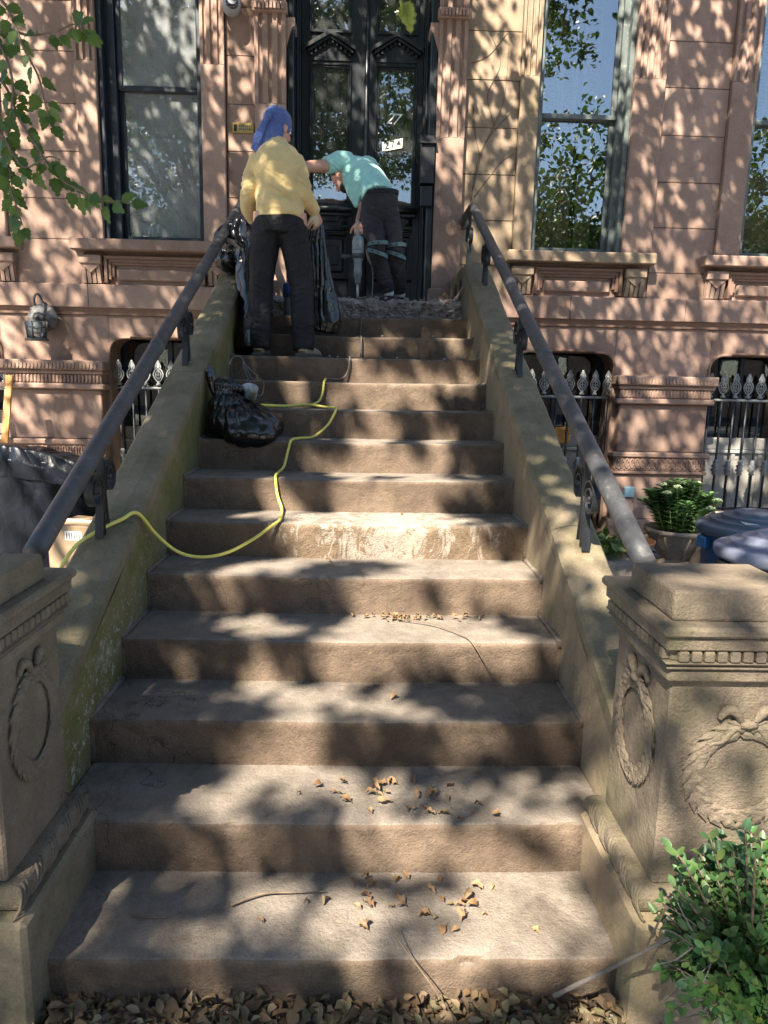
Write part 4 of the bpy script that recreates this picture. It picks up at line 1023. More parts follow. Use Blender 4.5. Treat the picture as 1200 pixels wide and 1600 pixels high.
hm, _, _ = hand(None, (-.058, 6.09, 2.85), (-.05, -.75, -.6), (.2, .5, -.85), 'skin', -1, 1.15); body.add(hm.v, hm.f, True)
for s in (0, 1):
    a, b, c = (((.035, 6.09, 2.96), (.085, 5.985, 2.62), (.188, 6.06, 2.30)), ((.175, 6.10, 2.96), (.232, 6.05, 2.62), (.285, 6.15, 2.30)))[s]
    limb(body, [(a, .08), (b, .055), (c, .038)])
fuse(body, 'body', 'skin', pb, voxel=.006, smooth=2)
hr = MB(); e2 = Matrix((rr2, ff2, uu2)).transposed().to_euler()
ellip(hr, hc2+uu2*.038-ff2*.014, (.081, .096, .092), e2); ellip(hr, hc2-ff2*.03-uu2*.03, (.074, .07, .08), e2)
fuse(hr, 'hair', 'hair_dark', pb, voxel=.006, smooth=3, cut=lambda c: (c-hc2).dot(ff2) > .062, disp=folds([], base=.006))
bd = MB(); ellip(bd, hc2+ff2*.035-uu2*.082, (.055, .06, .045), e2); fuse(bd, 'beard', 'hair_dark', pb, voxel=.006, smooth=2, disp=folds([], base=.005))
for q in (-1, 1): MB().lathe([(0, -.011), (.008, -.008), (.011, 0), (.008, .008), (0, .011)], tuple(hc2+ff2*.083+rr2*q*.03-uu2*.002), 10).build('eye', 'ink_white', pb)
sh = MB()
eloft(sh, [((.095, 6.085, 3.035), .150, .122), ((.065, 6.13, 3.10), .160, .128), ((.015, 6.19, 3.19), .165, .128), ((-.05, 6.26, 3.275), .172, .118), ((-.095, 6.31, 3.325), .150, .085), ((-.13, 6.345, 3.335), .09, .065)], side=(.72, .7, 0))
limb(sh, [((-.15, 6.25, 3.335), .088), (tuple(SL), .078), ((-.285, 6.155, 3.298), .070), ((-.335, 6.115, 3.275), .067)])
limb(sh, [((-.02, 6.38, 3.35), .085), (tuple(SR), .074), ((.01, 6.43, 3.27), .066), ((-.0, 6.42, 3.20), .064)])
# loose front of the shirt hanging away from the belly
eloft(sh, [((-.165, 6.19, 3.27), .05, .05), ((-.135, 6.13, 3.16), .05, .06), ((-.105, 6.09, 3.06), .04, .05), ((-.075, 6.05, 2.955), .02, .02)], side=(.3, .9, 0))
eloft(sh, [((-.06, 6.16, 3.25), .09, .09), ((-.035, 6.10, 3.13), .09, .08), ((.0, 6.065, 3.035), .07, .07)], side=(.7, .7, 0))
fuse(sh, 'shirt', 'shirt_teal', pb, voxel=.008, smooth=7, disp=folds([((-.10, 6.02, 3.10), .12, (.95, 0, .25), 70, .006), ((.05, 6.0, 3.08), .1, (.7, 0, .7), 80, .005), ((-.22, 6.1, 3.30), .09, (.5, 0, .9), 80, .006), ((-.12, 6.08, 3.24), .13, (.6, 0, -.7), 60, .005)], base=.003))
jn = MB()
eloft(jn, [((.115, 6.06, 3.075), .138, .112), ((.105, 6.075, 3.0), .150, .125), ((.10, 6.075, 2.92), .150, .125), ((.10, 6.08, 2.86), .13, .1)], side=(1, .25, 0))
limb(jn, [((.035, 6.075, 2.92), .092), ((.055, 6.03, 2.78), .086), ((.085, 5.985, 2.62), .071), ((.135, 6.02, 2.46), .064), ((.186, 6.06, 2.31), .057)], 18)
limb(jn, [((.172, 6.085, 2.92), .090), ((.205, 6.07, 2.78), .084), ((.235, 6.045, 2.62), .070), ((.265, 6.09, 2.46), .063), ((.286, 6.145, 2.31), .056)], 18)
fuse(jn, 'jeans', 'jeans_dark', pb, voxel=.008, smooth=6, disp=folds([((.06, 5.98, 2.86), .12, (.3, 0, 1), 85, .006), ((.2, 6.0, 2.86), .12, (-.4, 0, 1), 85, .006), ((.09, 5.92, 2.60), .1, (.2, 0, 1), 100, .006), ((.24, 5.98, 2.60), .1, (.1, 0, 1), 100, .006), ((.17, 6.0, 2.36), .1, (-.3, 0, 1), 115, .006), ((.28, 6.08, 2.36), .1, (0, 0, 1), 115, .006)], base=.003))
MB().tube([(.115+.139*math.cos(t)*.97-.02*math.sin(t), 6.06+.112*math.sin(t)+.03*math.cos(t), 3.062+.012*math.cos(t)) for t in [k*math.pi/14 for k in range(29)]], .01, flat=((0, 0, .016), .003), cap=False).build('belt', 'trouser_black', pb)
boot(pb, (.235, 6.06, ZL+.006), (-1, .12, 0), 'shoe_grey', L=.27, H=.055, name='shoe', sole='shoe_grey'); boot(pb, (.335, 6.15, ZL+.006), (-.85, .5, 0), 'shoe_grey', L=.27, H=.055, name='shoe', sole='shoe_grey')
for x, y in ((.188, 6.06), (.287, 6.146)): MB().lathe([(.043, 0), (.046, .02), (.044, .05), (.042, .055)], (x, y, ZL+.06), 14).build('sock', 'sock_white', pb)
for (kx, ky, kz, d) in ((.088, 5.985, 2.62, 1), (.236, 6.045, 2.62, 0)):
    kp = MB(); ellip(kp, (kx-.045, ky+.035, kz-.015), (.05, .045, .105), (0, R(-14), 0)); o = fuse(kp, 'knee_pad', 'knee_pad', pb, voxel=.007, smooth=2, disp=folds([], base=.004))
    for dz, tl in ((.045, .10), (-.03, -.30)):
        MB().tube([(kx+.004+.083*math.cos(t)+.0*t, ky+.083*math.sin(t), kz+dz+tl*.083*math.cos(t)) for t in [k*math.pi/12 for k in range(25)]], .01, flat=((0, 0, .015), .003), cap=False).build('strap', 'strap_teal', o)
        for hx in (-.5, .1): MB().box(kx+hx*.08-.008, kx+hx*.08+.008, ky-.0895, ky-.083, kz+dz-.004+tl*hx*.08, kz+dz+.004+tl*hx*.08).build('strap_slot', 'ink_black', o)
# ---------------------------------------------------------------- tools on the landing and the steps
hd = thing('demolition_hammer', 'grey demolition hammer with steel chisel standing on the broken landing', 'power tool', loc=(-.062, 5.985, ZL))
MB().lathe([(.012, .50), (.04, .50), (.047, .46), (.048, .38), (.042, .33), (.033, .31), (.030, .26), (.034, .25), (.034, .20), (.026, .195), (.022, .15), (.014, .14)], (0,0,0), 18).build('housing', 'tool_grey', hd)
MB().lathe([(.036, .33), (.05, .335), (.05, .37), (.036, .375)], (0,0,0), 18).build('collar', 'tool_dark', hd)
MB().tube([(0, 0, .15), (0, 0, .03), (0, 0, .012)], [.011, .011, .004], 10).build('chisel', 'tool_metal', hd)
m = MB(); m.tube(spline([(0, 0, .49), (0, .04, .56), (0, .07, .62), (0, .10, .64), (0, .13, .60), (0, .12, .50), (0, .04, .44)], 5), .016, 10); m.cbox(-.04, .04, -.05, .05, .38, .50, .02); m.build('handle', 'tool_grey', hd)
MB().tube([(-.05, 0, .35), (-.13, .02, .35)], .015, 10).build('side_grip', 'tool_dark', hd)
def cable(pts, r, name, mat_, label, cat='cord', n=7):
    return MB().tube(spline(pts, 10), r, n).build(name, mat_, None, label=label, cat=cat)
S = lambda k: k*RISE
ny = lambda k: Y0+(k-1)*RUN
G_ = .006
cable([(.02, 6.02, ZL+.45), (.055, 5.98, ZL+.25), (.05, 5.92, ZL+.03), (-.02, 5.84, ZL+.012), (.01, LAND-.03, ZL-.02), (.035, LAND-.035, S(13)+.05), (.05, LAND-.06, S(13)+G_), (.0, ny(13)+.05, S(13)+G_), (-.02, ny(13)-.012, S(13)-.01), (-.03, ny(13)-.016, S(12)+.05), (-.03, ny(13)-.06, S(12)+G_), (-.03, ny(12)+.1, S(12)+G_), (-.02, ny(12)-.013, S(12)-.01), (-.02, ny(12)-.02, S(11)+.04), (-.03, ny(12)-.08, S(11)+G_), (-.07, ny(11)+.10, S(11)+G_), (-.10, ny(11)+.05, S(11)+G_), (-.09, ny(11)-.014, S(11)-.01), (-.11, ny(11)-.022, S(10)+.05), (-.15, ny(11)-.05, S(10)+.02), (-.19, ny(10)+.16, S(10)+.016), (-.235, ny(10)+.08, S(10)+.016)], .0055, 'power_cord', 'cord_grey', 'thin dark cord trailing from the hammer down the upper steps')
cable([(-.235, ny(10)+.06, S(10)+.016), (-.24, ny(10)-.016, S(10)-.004), (-.25, ny(10)-.02, S(9)+.085), (-.28, ny(10)-.045, S(9)+.03), (-.36, ny(9)+.22, S(9)+.012), (-.48, ny(9)+.19, S(9)+.010), (-.585, ny(9)+.18, S(9)+.012), (-.61, ny(9)+.155, S(9)+.012), (-.575, ny(9)+.125, S(9)+.010), (-.45, ny(9)+.135, S(9)+.010), (-.33, ny(9)+.17, S(9)+.020), (-.22, ny(9)+.14, S(9)+.010), (-.155, ny(9)+.08, S(9)+.010), (-.15, ny(9)+.0, S(9)+.008), (-.165, ny(9)-.02, S(9)-.03), (-.20, ny(9)-.04, S(8)+.07), (-.27, ny(8)+.20, S(8)+.012), (-.34, ny(8)+.08, S(8)+.010), (-.375, ny(8)-.005, S(8)+.006), (-.39, ny(8)-.02, S(8)-.04), (-.41, ny(8)-.05, S(7)+.03), (-.425, ny(7)+.16, S(7)+.012), (-.425, ny(7)+.04, S(7)+.010), (-.42, ny(7)-.012, S(7)-.002), (-.41, ny(7)-.022, S(6)+.08), (-.385, ny(7)-.06, S(6)+.02), (-.37, ny(6)+.12, S(6)+.010), (-.365, ny(6)+.01, S(6)+.010), (-.40, ny(6)-.03, S(6)-.012), (-.47, ny(6)-.08, S(5)+.10), (-.57, ny(5)+.17, S(5)+.055), (-.67, ny(5)+.12, S(5)+.045), (-.76, ny(5)+.08, S(5)+.075), (-.83, ny(5)+.02, S(5)+.16), (-.876, 2.80, 1.06), (-.92, 2.745, 1.046), (-.99, 2.68, 1.012), (-1.05, 2.60, .965), (-1.085, 2.52, .86), (-1.10, 2.45, .6), (-1.12, 2.4, .30), (-1.3, 2.6, YARD+.03), (-1.7, 3.1, YARD+.03), (-2.2, 4.4, YARD+.03), (-2.6, 5.0, YARD+.03)], .0072, 'extension_cord', 'cord_yellow', 'yellow extension cord snaking down the steps and over the left wall', n=9)
g0, g1 = pxp(384, 612, 4.16), pxp(358, 571, 4.30)
gr = thing('angle_grinder', 'grey angle grinder with worn cutting disc resting on the knotted black bag', 'power tool', loc=tuple(g0))
gq = (g1-g0).to_track_quat('Z', 'Y'); gr.rotation_mode = 'QUATERNION'; gr.rotation_quaternion = gq
MB().lathe([(.0, .24), (.020, .235), (.026, .22), (.027, .16), (.023, .13), (.025, .10), (.032, .075), (.034, .02), (.030, -.005)], (0,0,0), 16).build('housing', 'tool_grey', gr)
MB().cbox(-.03, .03, -.03, .03, -.05, .0, .012).build('gear_head', 'tool_metal', gr)
MB().lathe([(0, -.004), (.062, -.003), (.062, .002), (.045, .004), (.022, .004), (.022, .008), (.010, .010), (0, .012)], (0,0,0), 28).build('disc', 'disc_grey', gr)
o = gr.children[-1]; o.rotation_mode = 'QUATERNION'; wq = Vector((.25, -1, .25)).normalized().to_track_quat('Z', 'Y'); o.rotation_quaternion = gq.inverted() @ wq; o.location = gq.inverted() @ (pxp(391, 621, 4.12)-g0)
inv = gq.inverted(); cb = [g1, pxp(365, 558, 4.31), pxp(378, 560, 4.31), pxp(392, 590, 4.30), pxp(405, 592, 4.30), pxp(412, 600, 4.27), pxp(408, 618, 4.24), pxp(396, 610, 4.24), pxp(385, 585, 4.26), pxp(380, 566, 4.28), pxp(388, 575, 4.28), pxp(402, 588, 4.28)]
MB().tube(spline([inv @ (q-g0) for q in cb], 8), .0042, 6).build('cable', 'cord_grey', gr)

# ---------------------------------------------------------------- plastic bags
def crease(scale, amp, gather=None, reach=.3, count=9, axis='z'):
    """plastic film: broad dents, long pleats running out of the gathered neck"""
    def fn(c, n):
        a = mn.noise(c*scale*.55); h = a*amp*.9+(.2-abs(mn.noise(c*scale+Vector((3, 1, 7)))))*amp*.6
        if gather:
            g = Vector(gather); d = c-g; L = d.length; th = math.atan2(d.y, d.x)
            wv = abs(math.sin(th*count+1.8*mn.noise(c*5)+.8*mn.noise(c*13)))
            h += amp*1.5*min(1, L/.05)*math.exp(-(L/reach)**2)*(wv**.6-.6)
        return n*h
    return fn
m = MB()
ellip(m, (-.665, 4.00, 1.355), (.195, .175, .105)); ellip(m, (-.56, 3.95, 1.34), (.13, .13, .09)); ellip(m, (-.73, 4.02, 1.36), (.12, .15, .11)); ellip(m, (-.60, 3.86, 1.30), (.15, .07, .075))
b1 = thing('trash_bag', 'knotted black trash bag slumped on the steps below the grinder', 'trash bag')
fuse(m, 'lower_sack', 'bag_black', b1, voxel=.0065, smooth=6, disp=crease(7, .017, (-.745, 4.05, 1.46), .34, 11))
m = MB(); ellip(m, (-.745, 4.05, 1.44), (.11, .11, .07)); ellip(m, (-.765, 4.07, 1.50), (.07, .07, .05)); eloft(m, [((-.765, 4.07, 1.48), .05, .05), ((-.755, 4.08, 1.535), .09, .07), ((-.75, 4.09, 1.555), .08, .06)])
fuse(m, 'gathered_neck', 'bag_black', b1, voxel=.006, smooth=4, disp=crease(9, .013, (-.76, 4.07, 1.53)))
m = MB(); eloft(m, [((-.815, 4.06, 1.50), .022, .014), ((-.835, 4.05, 1.57), .030, .014), ((-.845, 4.045, 1.63), .024, .010), ((-.848, 4.05, 1.665), .010, .006)], side=(1, .3, 0)); eloft(m, [((-.805, 4.08, 1.50), .02, .012), ((-.80, 4.09, 1.56), .022, .010), ((-.80, 4.10, 1.60), .010, .006)], side=(1, -.3, 0))
fuse(m, 'bag_ears', 'bag_black', b1, voxel=.006, smooth=2, disp=crease(22, .010))
# long bag slung over the left wall at the top
m = MB(); ellip(m, (-.90, 5.50, 2.55), (.19, .27, .14)); ellip(m, (-.82, 5.42, 2.61), (.16, .17, .12)); ellip(m, (-.98, 5.40, 2.42), (.09, .14, .07)); eloft(m, [((-.85, 5.40, 2.64), .13, .14), ((-.81, 5.31, 2.40), .10, .11), ((-.79, 5.20, 2.15), .09, .10), ((-.775, 5.10, 1.98), .10, .12), ((-.77, 5.02, 1.86), .115, .13), ((-.775, 5.0, 1.775), .10, .11)])
fuse(m, 'trash_bag', 'bag_black', None, voxel=.011, smooth=4, disp=crease(6, .022, (-.86, 5.45, 2.7), .7, 8), label='long black trash bag slung over the left wall behind the yellow shirt', cat='trash bag')
# bag held open by the standing person
m = MB(); eloft(m, [((-.335, 5.17, 2.68), .035, .03), ((-.335, 5.19, 2.54), .055, .045), ((-.32, 5.21, 2.30), .085, .06), ((-.30, 5.22, 2.12), .115, .07), ((-.30, 5.23, 2.0), .13, .08), ((-.31, 5.23, 1.93), .12, .075)], side=(1, .1, 0))
fuse(m, 'trash_bag', 'bag_black', None, voxel=.007, smooth=5, disp=crease(5, .015, (-.33, 5.19, 2.74), .75, 5), label='limp black trash bag hanging from the gloved hand of the standing person', cat='trash bag')
bt = thing('spray_bottle', 'blue bottle with pale cap standing behind the legs of the person in yellow', 'bottle', loc=(-.56, 5.63, S(13)))
MB().lathe([(.0, 0), (.055, .0), (.06, .01), (.06, .10), (.055, .13), (.05, .14)], (0,0,0), 18).build('bottle_body', 'tool_grey', bt); MB().lathe([(.062, .14), (.062, .23), (.055, .245), (.03, .25)], (0,0,0), 18).build('bottle_top', 'bottle_blue', bt); MB().lathe([(.033, .25), (.035, .275), (.02, .29)], (0,0,0), 14).build('cap', 'ink_white', bt)
random.seed(5)
ck = []
for i in range(5):
    m = bmesh.new(); bmesh.ops.create_icosphere(m, subdivisions=2, radius=1)
    for v in m.verts: v.co *= .75+.5*mn.noise(v.co*1.3+Vector((i*9, 0, 0)))+.25*mn.noise(v.co*3+Vector((i*5, 1, 0))); v.co.z *= .7
    q = MB().bm(m); ck.append(q.mesh('rubble_chunk')); ck[-1].materials.append(mt('rubble'))
for i in range(34):
    side = i < 20
    if side: x = random.uniform(-.35, .74); y = LAND+random.uniform(.0, .1); z = ZL+.012; s = random.uniform(.008, .022)
    else: x = random.uniform(-.4, .74); k = random.choice((13, 13, 12, 11)); y = ny(k)+random.uniform(.03, .25); z = S(k)+.006; s = random.uniform(.006, .015)
    o = link('rubble_chunk', ck[i % 5], None, None, label='broken stone chip from the landing lying on the landing edge' if side else 'small stone chip lying on an upper step below the landing', cat='stone chip', group='stone chips on the landing edge' if side else 'stone chips on the upper steps')
    o.location = (x, y, z+s*.4); o.scale = (s*1.4, s, s); o.rotation_euler = (random.uniform(-.3, .3), random.uniform(-.3, .3), random.uniform(0, 6))
m = MB(); pts = spline([(.72, 5.86, ZL+.02), (.74, 5.84, ZL+.06), (.765, 5.80, ZL+.11)], 4); m.tube(pts, [.02, .018, .015, .013, .012, .011, .010, .009, .006], 7)
fuse(m, 'stone_shard', 'rubble', None, voxel=.005, smooth=1, disp=crease(30, .006), label='pale pointed stone shard leaning in the right corner of the landing', cat='stone shard')

# ---------------------------------------------------------------- things fixed to the house front
lt = thing('wall_lantern', 'old iron and glass lantern with hooked arm on the left wall', 'lantern', loc=(-2.93, WALL-.215, 1.985)); lt.scale = (1.25, 1.25, 1.15)
MB().lathe([(.055, -.09), (.085, -.09), (.085, -.075), (.06, -.07)], (0,0,0), 8).build('base_ring', 'lantern_metal', lt)
MB().lathe([(.062, -.07), (.075, .055)], (0,0,0), 8).build('glass', 'glass_lamp', lt)
for i in range(8):
    a = 2*math.pi*i/8; MB().tube([(.064*math.cos(a), .064*math.sin(a), -.072), (.077*math.cos(a), .077*math.sin(a), .057)], .005, 5).build('glazing_bar', 'lantern_metal', lt)
for z, r in ((-.03, .069), (.012, .073)): MB().tube([(r*math.cos(t), r*math.sin(t), z) for t in [k*math.pi/8 for k in range(17)]], .003, 5).build('glazing_ring', 'lantern_metal', lt)
rf_ = MB().lathe([(.112, .055), (.116, .060), (.112, .066), (.055, .105), (.040, .112), (.040, .135), (.018, .150), (.010, .178), (0, .182)], (0,0,0), 8); rf_.sm = [False]*len(rf_.f); rf_.build('roof', 'lantern_metal', lt)
MB().tube(spline([(0, 0, .175), (0, -.01, .22), (0, .03, .265), (0, .09, .255), (0, .125, .20), (0, .135, .12), (0, .165, .09)], 6), .009, 8).build('arm', 'lantern_metal', lt)
MB().lathe([(0, 0), (.045, 0), (.04, .014), (0, .018)], (0,0,0), 14).build('back_plate', 'lantern_metal', lt); o = lt.children[-1]; o.rotation_euler = (R(90), 0, 0); o.location = (0, .172, .09)
MB().lathe([(0, -.02), (.02, -.012), (.026, .02), (.014, .05), (.012, .07)], (0,0,-.02), 12).build('bulb', 'ink_white', lt)
sc_ = thing('security_camera', 'round grey security camera high on the wall left of the door', 'camera', loc=(-1.175, WALL-.09, 4.70))
MB().lathe([(0, -.075), (.055, -.07), (.075, -.045), (.08, 0), (.07, .05), (.04, .075)], (0,0,0), 22).build('housing', 'camera_grey', sc_); o = sc_.children[-1]; o.rotation_euler = (R(80), 0, R(12))
MB().lathe([(0, -.012), (.04, -.010), (.052, 0), (.05, .01)], (0,0,0), 20).build('lens', 'lens_black', sc_); o = sc_.children[-1]; o.rotation_euler = (R(-98), 0, R(12)); o.location = (.015, -.066, -.012); o.scale = (1, 1, -1)
MB().tube([(0, .0, .03), (0, .06, .075), (0, .09, .08)], .028, 12).build('mount', 'camera_grey', sc_)
pq = thing('brass_plaque', 'brass doorbell plaque with black slot on the wall left of the door', 'plaque', loc=(-1.105, WALL-.006, 3.763))
MB().cbox(-.095, .095, -.012, .006, -.042, .042, .003).build('plate', 'brass', pq); MB().cbox(-.078, -.052, -.018, -.010, -.03, .026, .004).build('bell_slot', 'ink_black', pq)
for i, wd in enumerate((.085, .085)):
    for j in range(7): MB().box(-.03+j*.0165, -.03+j*.0165+.010, -.0135, -.0118, .004-i*.026, .020-i*.026).build('engraved_letter', 'lantern_metal', pq)
mb_ = thing('mailbox', 'black wall mailbox mounted on the right door jamb', 'mailbox', loc=(.545, WALL+.03, 3.52))
MB().prism([(-.13, -.19), (.0, -.19), (.0, .23), (-.07, .20), (-.13, .13)], 'x', -.075, .045).build('box_body', 'mailbox_black', mb_)
m = MB(); m.prism([(-.145, .125), (-.075, .205), (.0, .235), (.0, .25), (-.08, .222), (-.155, .135)], 'x', -.085, .055); face_out(m.build('lid', 'mailbox_black', mb_)); face_out(mb_.children[0])
MB().cbox(-.07, .04, -.10, -.05, -.38, -.20, .01).build('newspaper_holder', 'mailbox_black', mb_)
o = MB().cbox(2.515, 2.615, WALL-.135, WALL-.118, .545, .645, .004).build('notice', 'sign_blue', None, label='small blank blue notice fixed to the foot of the right pier', cat='sign')
# ---------------------------------------------------------------- yards: bins, boxes, sheets
def wheelie(name, x, y, label, r, h, body, lid, sticker=False):
    t = thing(name, label, 'bin', loc=(x, y, YARD+.012))
    MB().lathe([(0, 0), (r*.78, 0), (r*.80, .02), (r*.95, h-.06), (r*.98, h-.05), (r*.98, h)], (0,0,0), 36).build('bin_body', body, t)
    L = MB(); L.lathe([(r*1.03, h-.035), (r*1.06, h-.02), (r*1.06, h+.012), (r*1.0, h+.022), (r*.83, h+.026), (r*.825, h+.042), (r*.80, h+.046), (r*.63, h+.050), (r*.625, h+.066), (r*.60, h+.070), (r*.43, h+.073), (r*.425, h+.088), (r*.40, h+.091), (r*.2, h+.094), (0, h+.095)], (0,0,0), 44)
    L = L.build('lid', lid, t)
    if not sticker: MB().tube([(-.07, 0, h+.078), (-.06, 0, h+.105), (.06, 0, h+.105), (.07, 0, h+.078)], .012, 8).build('lid_handle', lid, L)
    for s in (-1, 1): MB().cbox(s*r*.98-.02, s*r*.98+.02, -.05, .05, h-.12, h-.05, .008).build('handle', body, t)
    if sticker:
        MB().add([(-.16, -.17, h+.048), (.17, -.19, h+.046), (.19, .0, h+.062), (-.15, .02, h+.062)], [(0,1,2,3)]).build('sticker', 'sticker_blue', L)
        MB().add([(-.16, -.172, h+.050), (-.09, -.176, h+.050), (-.08, .016, h+.066), (-.15, .018, h+.066)], [(0,1,2,3)]).build('sticker_edge', 'ink_white', L)
        MB().add([(.11, -.188, h+.050), (.17, -.192, h+.049), (.19, -.002, h+.065), (.13, .004, h+.066)], [(0,1,2,3)]).build('sticker_edge', 'ink_white', L)
    return t
wheelie('trash_bin', 2.22, 3.86, 'blue trash bin with a sticker on its dark lid', .30, .62, 'bin_blue', 'bin_lid_dark', True)
wheelie('trash_bin', 2.02, 3.28, 'trash bin with ridged grey lid nearest the right newel post', .28, .62, 'bin_dark', 'bin_lid')
# stone hatch lid behind the bins
m = MB(); m.add([(2.55, 4.6, .45), (4.2, 4.6, .45), (4.2, 5.7, .45), (2.55, 5.7, .45), (2.85, 4.85, .62), (4.2, 4.85, .62), (4.2, 5.6, .62), (2.85, 5.6, .62)], [(4,5,6,7), (0,1,5,4), (1,2,6,5), (2,3,7,6), (3,0,4,7)]); m.box(2.55, 4.2, 4.6, 5.7, YARD, .449)
m.build('stone_hatch', 'urn_stone', None, label='sloped grey stone block behind the bins', cat='stone block')
big = thing('trash_bag', 'huge slate black bag lining a bin, standing in the left yard', 'trash bag', loc=(0,0,0))
m = MB(); eloft(m, [((-2.28, 5.15, YARD+.03), .40, .24), ((-2.30, 5.15, .5), .43, .27), ((-2.33, 5.16, .8), .46, .29), ((-2.34, 5.16, 1.0), .48, .30), ((-2.34, 5.16, 1.02), .42, .25)], n=28)
fuse(m, 'sack', 'bag_slate', big, voxel=.014, smooth=4, disp=lambda c, n: crease(3.2, .035, (-2.3, 5.15, 1.5), .6, 4)(c, n)+Vector((0, 0, max(0, c.z-.85)*1.0*(-(c.x+2.2))*.9)))
m = MB(); eloft(m, [((-2.33, 4.98, .84), .47, .13), ((-2.33, 5.0, .93), .49, .15), ((-2.34, 5.03, 1.01), .48, .14)], n=24)
fuse(m, 'folded_rim', 'bag_slate', big, voxel=.012, smooth=3, disp=lambda c, n: crease(7, .022, (-2.5, 5.0, 1.4), .6, 7)(c, n)+Vector((0, 0, max(0, c.z-.75)*1.1*(-(c.x+2.2))*.9)))
bxo = thing('cardboard_box', 'plain cardboard box with a printed label behind the left railing', 'box', loc=(-1.78, 4.62, YARD+.012)); bxo.rotation_euler.z = R(-14)
MB().cbox(-.19, .19, -.16, .16, 0, .44, .006).build('carton', 'cardboard', bxo); MB().box(-.19, .19, -.028, .028, .4401, .4415).build('tape', 'tape_white', bxo)
MB().box(-.06, .06, -.1615, -.1602, .345, .405).build('label_print', 'tape_white', bxo)
for i in range(6): MB().box(-.05+i*.018, -.05+i*.018+.008, -.1625, -.1616, .355, .395).build('printed_bar', 'cord_grey', bxo)
fl = thing('folded_carton', 'crumpled pale plastic sheet lying on the left yard behind the newel post', 'plastic sheet')
m = MB(); m.grid(lambda u, v: (-2.15+.95*u, 2.75+1.7*v, YARD+.03+.03*abs(mn.noise(Vector((u*6, v*9, 0))))+.02*mn.noise(Vector((u*17, v*21, 2)))), 40, 60, False); m.build('sheet', 'tarp_grey', fl); fl.name = 'plastic_sheet'
# ladder at the far left edge
ld = thing('ladder', 'orange ladder leaning at the far left edge beside the black bag', 'ladder')
for dx in (0, -.36): MB().cbox(-.03, .03, -.012, .012, 0, 2.0, .004).build('ladder_rail', 'wood_orange', ld); ld.children[-1].location = (dx, 0, 0)
for i in range(7): MB().tube([(-.34, 0, .15+.28*i), (-.02, 0, .15+.28*i)], .014, 8).build('rung', 'tool_metal', ld)
ld.location = (-3.06, 5.95, YARD+.01); ld.rotation_euler = (R(-19), 0, R(4)); ld.scale = (1, 1, .72)
# ---------------------------------------------------------------- vegetation
import numpy as np
rng = np.random.default_rng(4)
def leaf_mesh(name, C, A, B, N, mat_, shape='ovate', fold=.18, tint=None):
    """many leaves in one mesh: C bases, A length vectors, B half-width vectors, N normals"""
    n = len(C)
    T = {'ovate': [(0, 0, 0), (.28, .5, fold), (.62, .42, fold), (1, 0, -.06), (.62, -.42, fold), (.28, -.5, fold)], 'long': [(0, 0, 0), (.3, .4, fold), (.65, .45, fold), (1, 0, -.1), (.65, -.45, fold), (.3, -.4, fold)]}[shape]
    V = np.zeros((n, 6, 3))
    for i, (a, b, h) in enumerate(T): V[:, i] = C+A*a+B*b+N*h*np.linalg.norm(B, axis=1)[:, None]
    F = np.array([[0, 3, 2, 1], [0, 5, 4, 3]])[None]+np.arange(n)[:, None, None]*6
    me = bpy.data.meshes.new(name); me.vertices.add(n*6); me.vertices.foreach_set('co', V.reshape(-1))
    me.loops.add(n*8); me.loops.foreach_set('vertex_index', F.reshape(-1).astype(np.int32))
    me.polygons.add(n*2); me.polygons.foreach_set('loop_start', np.arange(0, n*8, 4, dtype=np.int32)); me.polygons.foreach_set('loop_total', np.full(n*2, 4, dtype=np.int32))
    at = me.attributes.new('tint', 'FLOAT', 'FACE'); t = np.repeat(rng.random(n) if tint is None else tint, 2); at.data.foreach_set('value', t.astype(np.float32))
    me.materials.append(mt(mat_)); me.update(calc_edges=True); me.validate(); return me
def rand_dirs(n, up=0.0):
    d = rng.normal(size=(n, 3)); d[:, 2] += up; return d/np.linalg.norm(d, axis=1)[:, None]
def scatter(C, L, Wd, mat_, name, shape='ovate', droop=-.3, flat=0.0, fold=.18):
    n = len(C); A = rand_dirs(n); A[:, 2] = A[:, 2]*(1-flat)+droop; A /= np.linalg.norm(A, axis=1)[:, None]
    B = np.cross(A, rand_dirs(n, flat*3)); B /= np.linalg.norm(B, axis=1)[:, None]; N = np.cross(B, A)
    s = rng.uniform(.55, 1.4, n)[:, None]
    return leaf_mesh(name, C, A*L*s, B*Wd*s*rng.uniform(.6, 1.2, n)[:, None], N, mat_, shape, fold)
# the street tree over the stoop: its crown lets the sun through in patches
def land_on(p):
    """where the sunlight passing p lands: (x, height or depth, surface)"""
    s = np.array(SUN); t = (WALL-p[:, 1])/s[1]; q = p+s*t[:, None]
    m = RISE/RUN; den = s[2]-m*s[1]; t2 = (RISE-m*Y0+m*p[:, 1]-p[:, 2])/den; q2 = p+s*t2[:, None]
    front = q[:, 2] > 2.1
    return np.where(front[:, None], q, q2), front
tree = thing('street_tree', 'leafy street tree reaching over the stoop, seen only by its hanging left branch', 'tree')
TB = Vector((-3.4, -2.0, 0))
tk = MB(); tk.tube([TB, TB+Vector((.05, .1, 1.4)), TB+Vector((.1, .3, 3.0)), TB+Vector((.3, .7, 4.6)), TB+Vector((.6, 1.2, 6.2)), TB+Vector((.8, 2.0, 7.8))], [.24, .18, .16, .14, .11, .05], 14); tk.build('trunk', 'bark', tree)
NC = 520; DENS = .62; cl = rng.normal(size=(NC*3, 3)); cl /= np.linalg.norm(cl, axis=1)[:, None]; cl *= rng.random(NC*3)[:, None]**(1/2.6)
cl = cl*np.array([5.4, 6.6, 1.7])+np.array([-1.8, .6, 7.3])
hit, front = land_on(cl)
keep = np.ones(len(cl))*.62
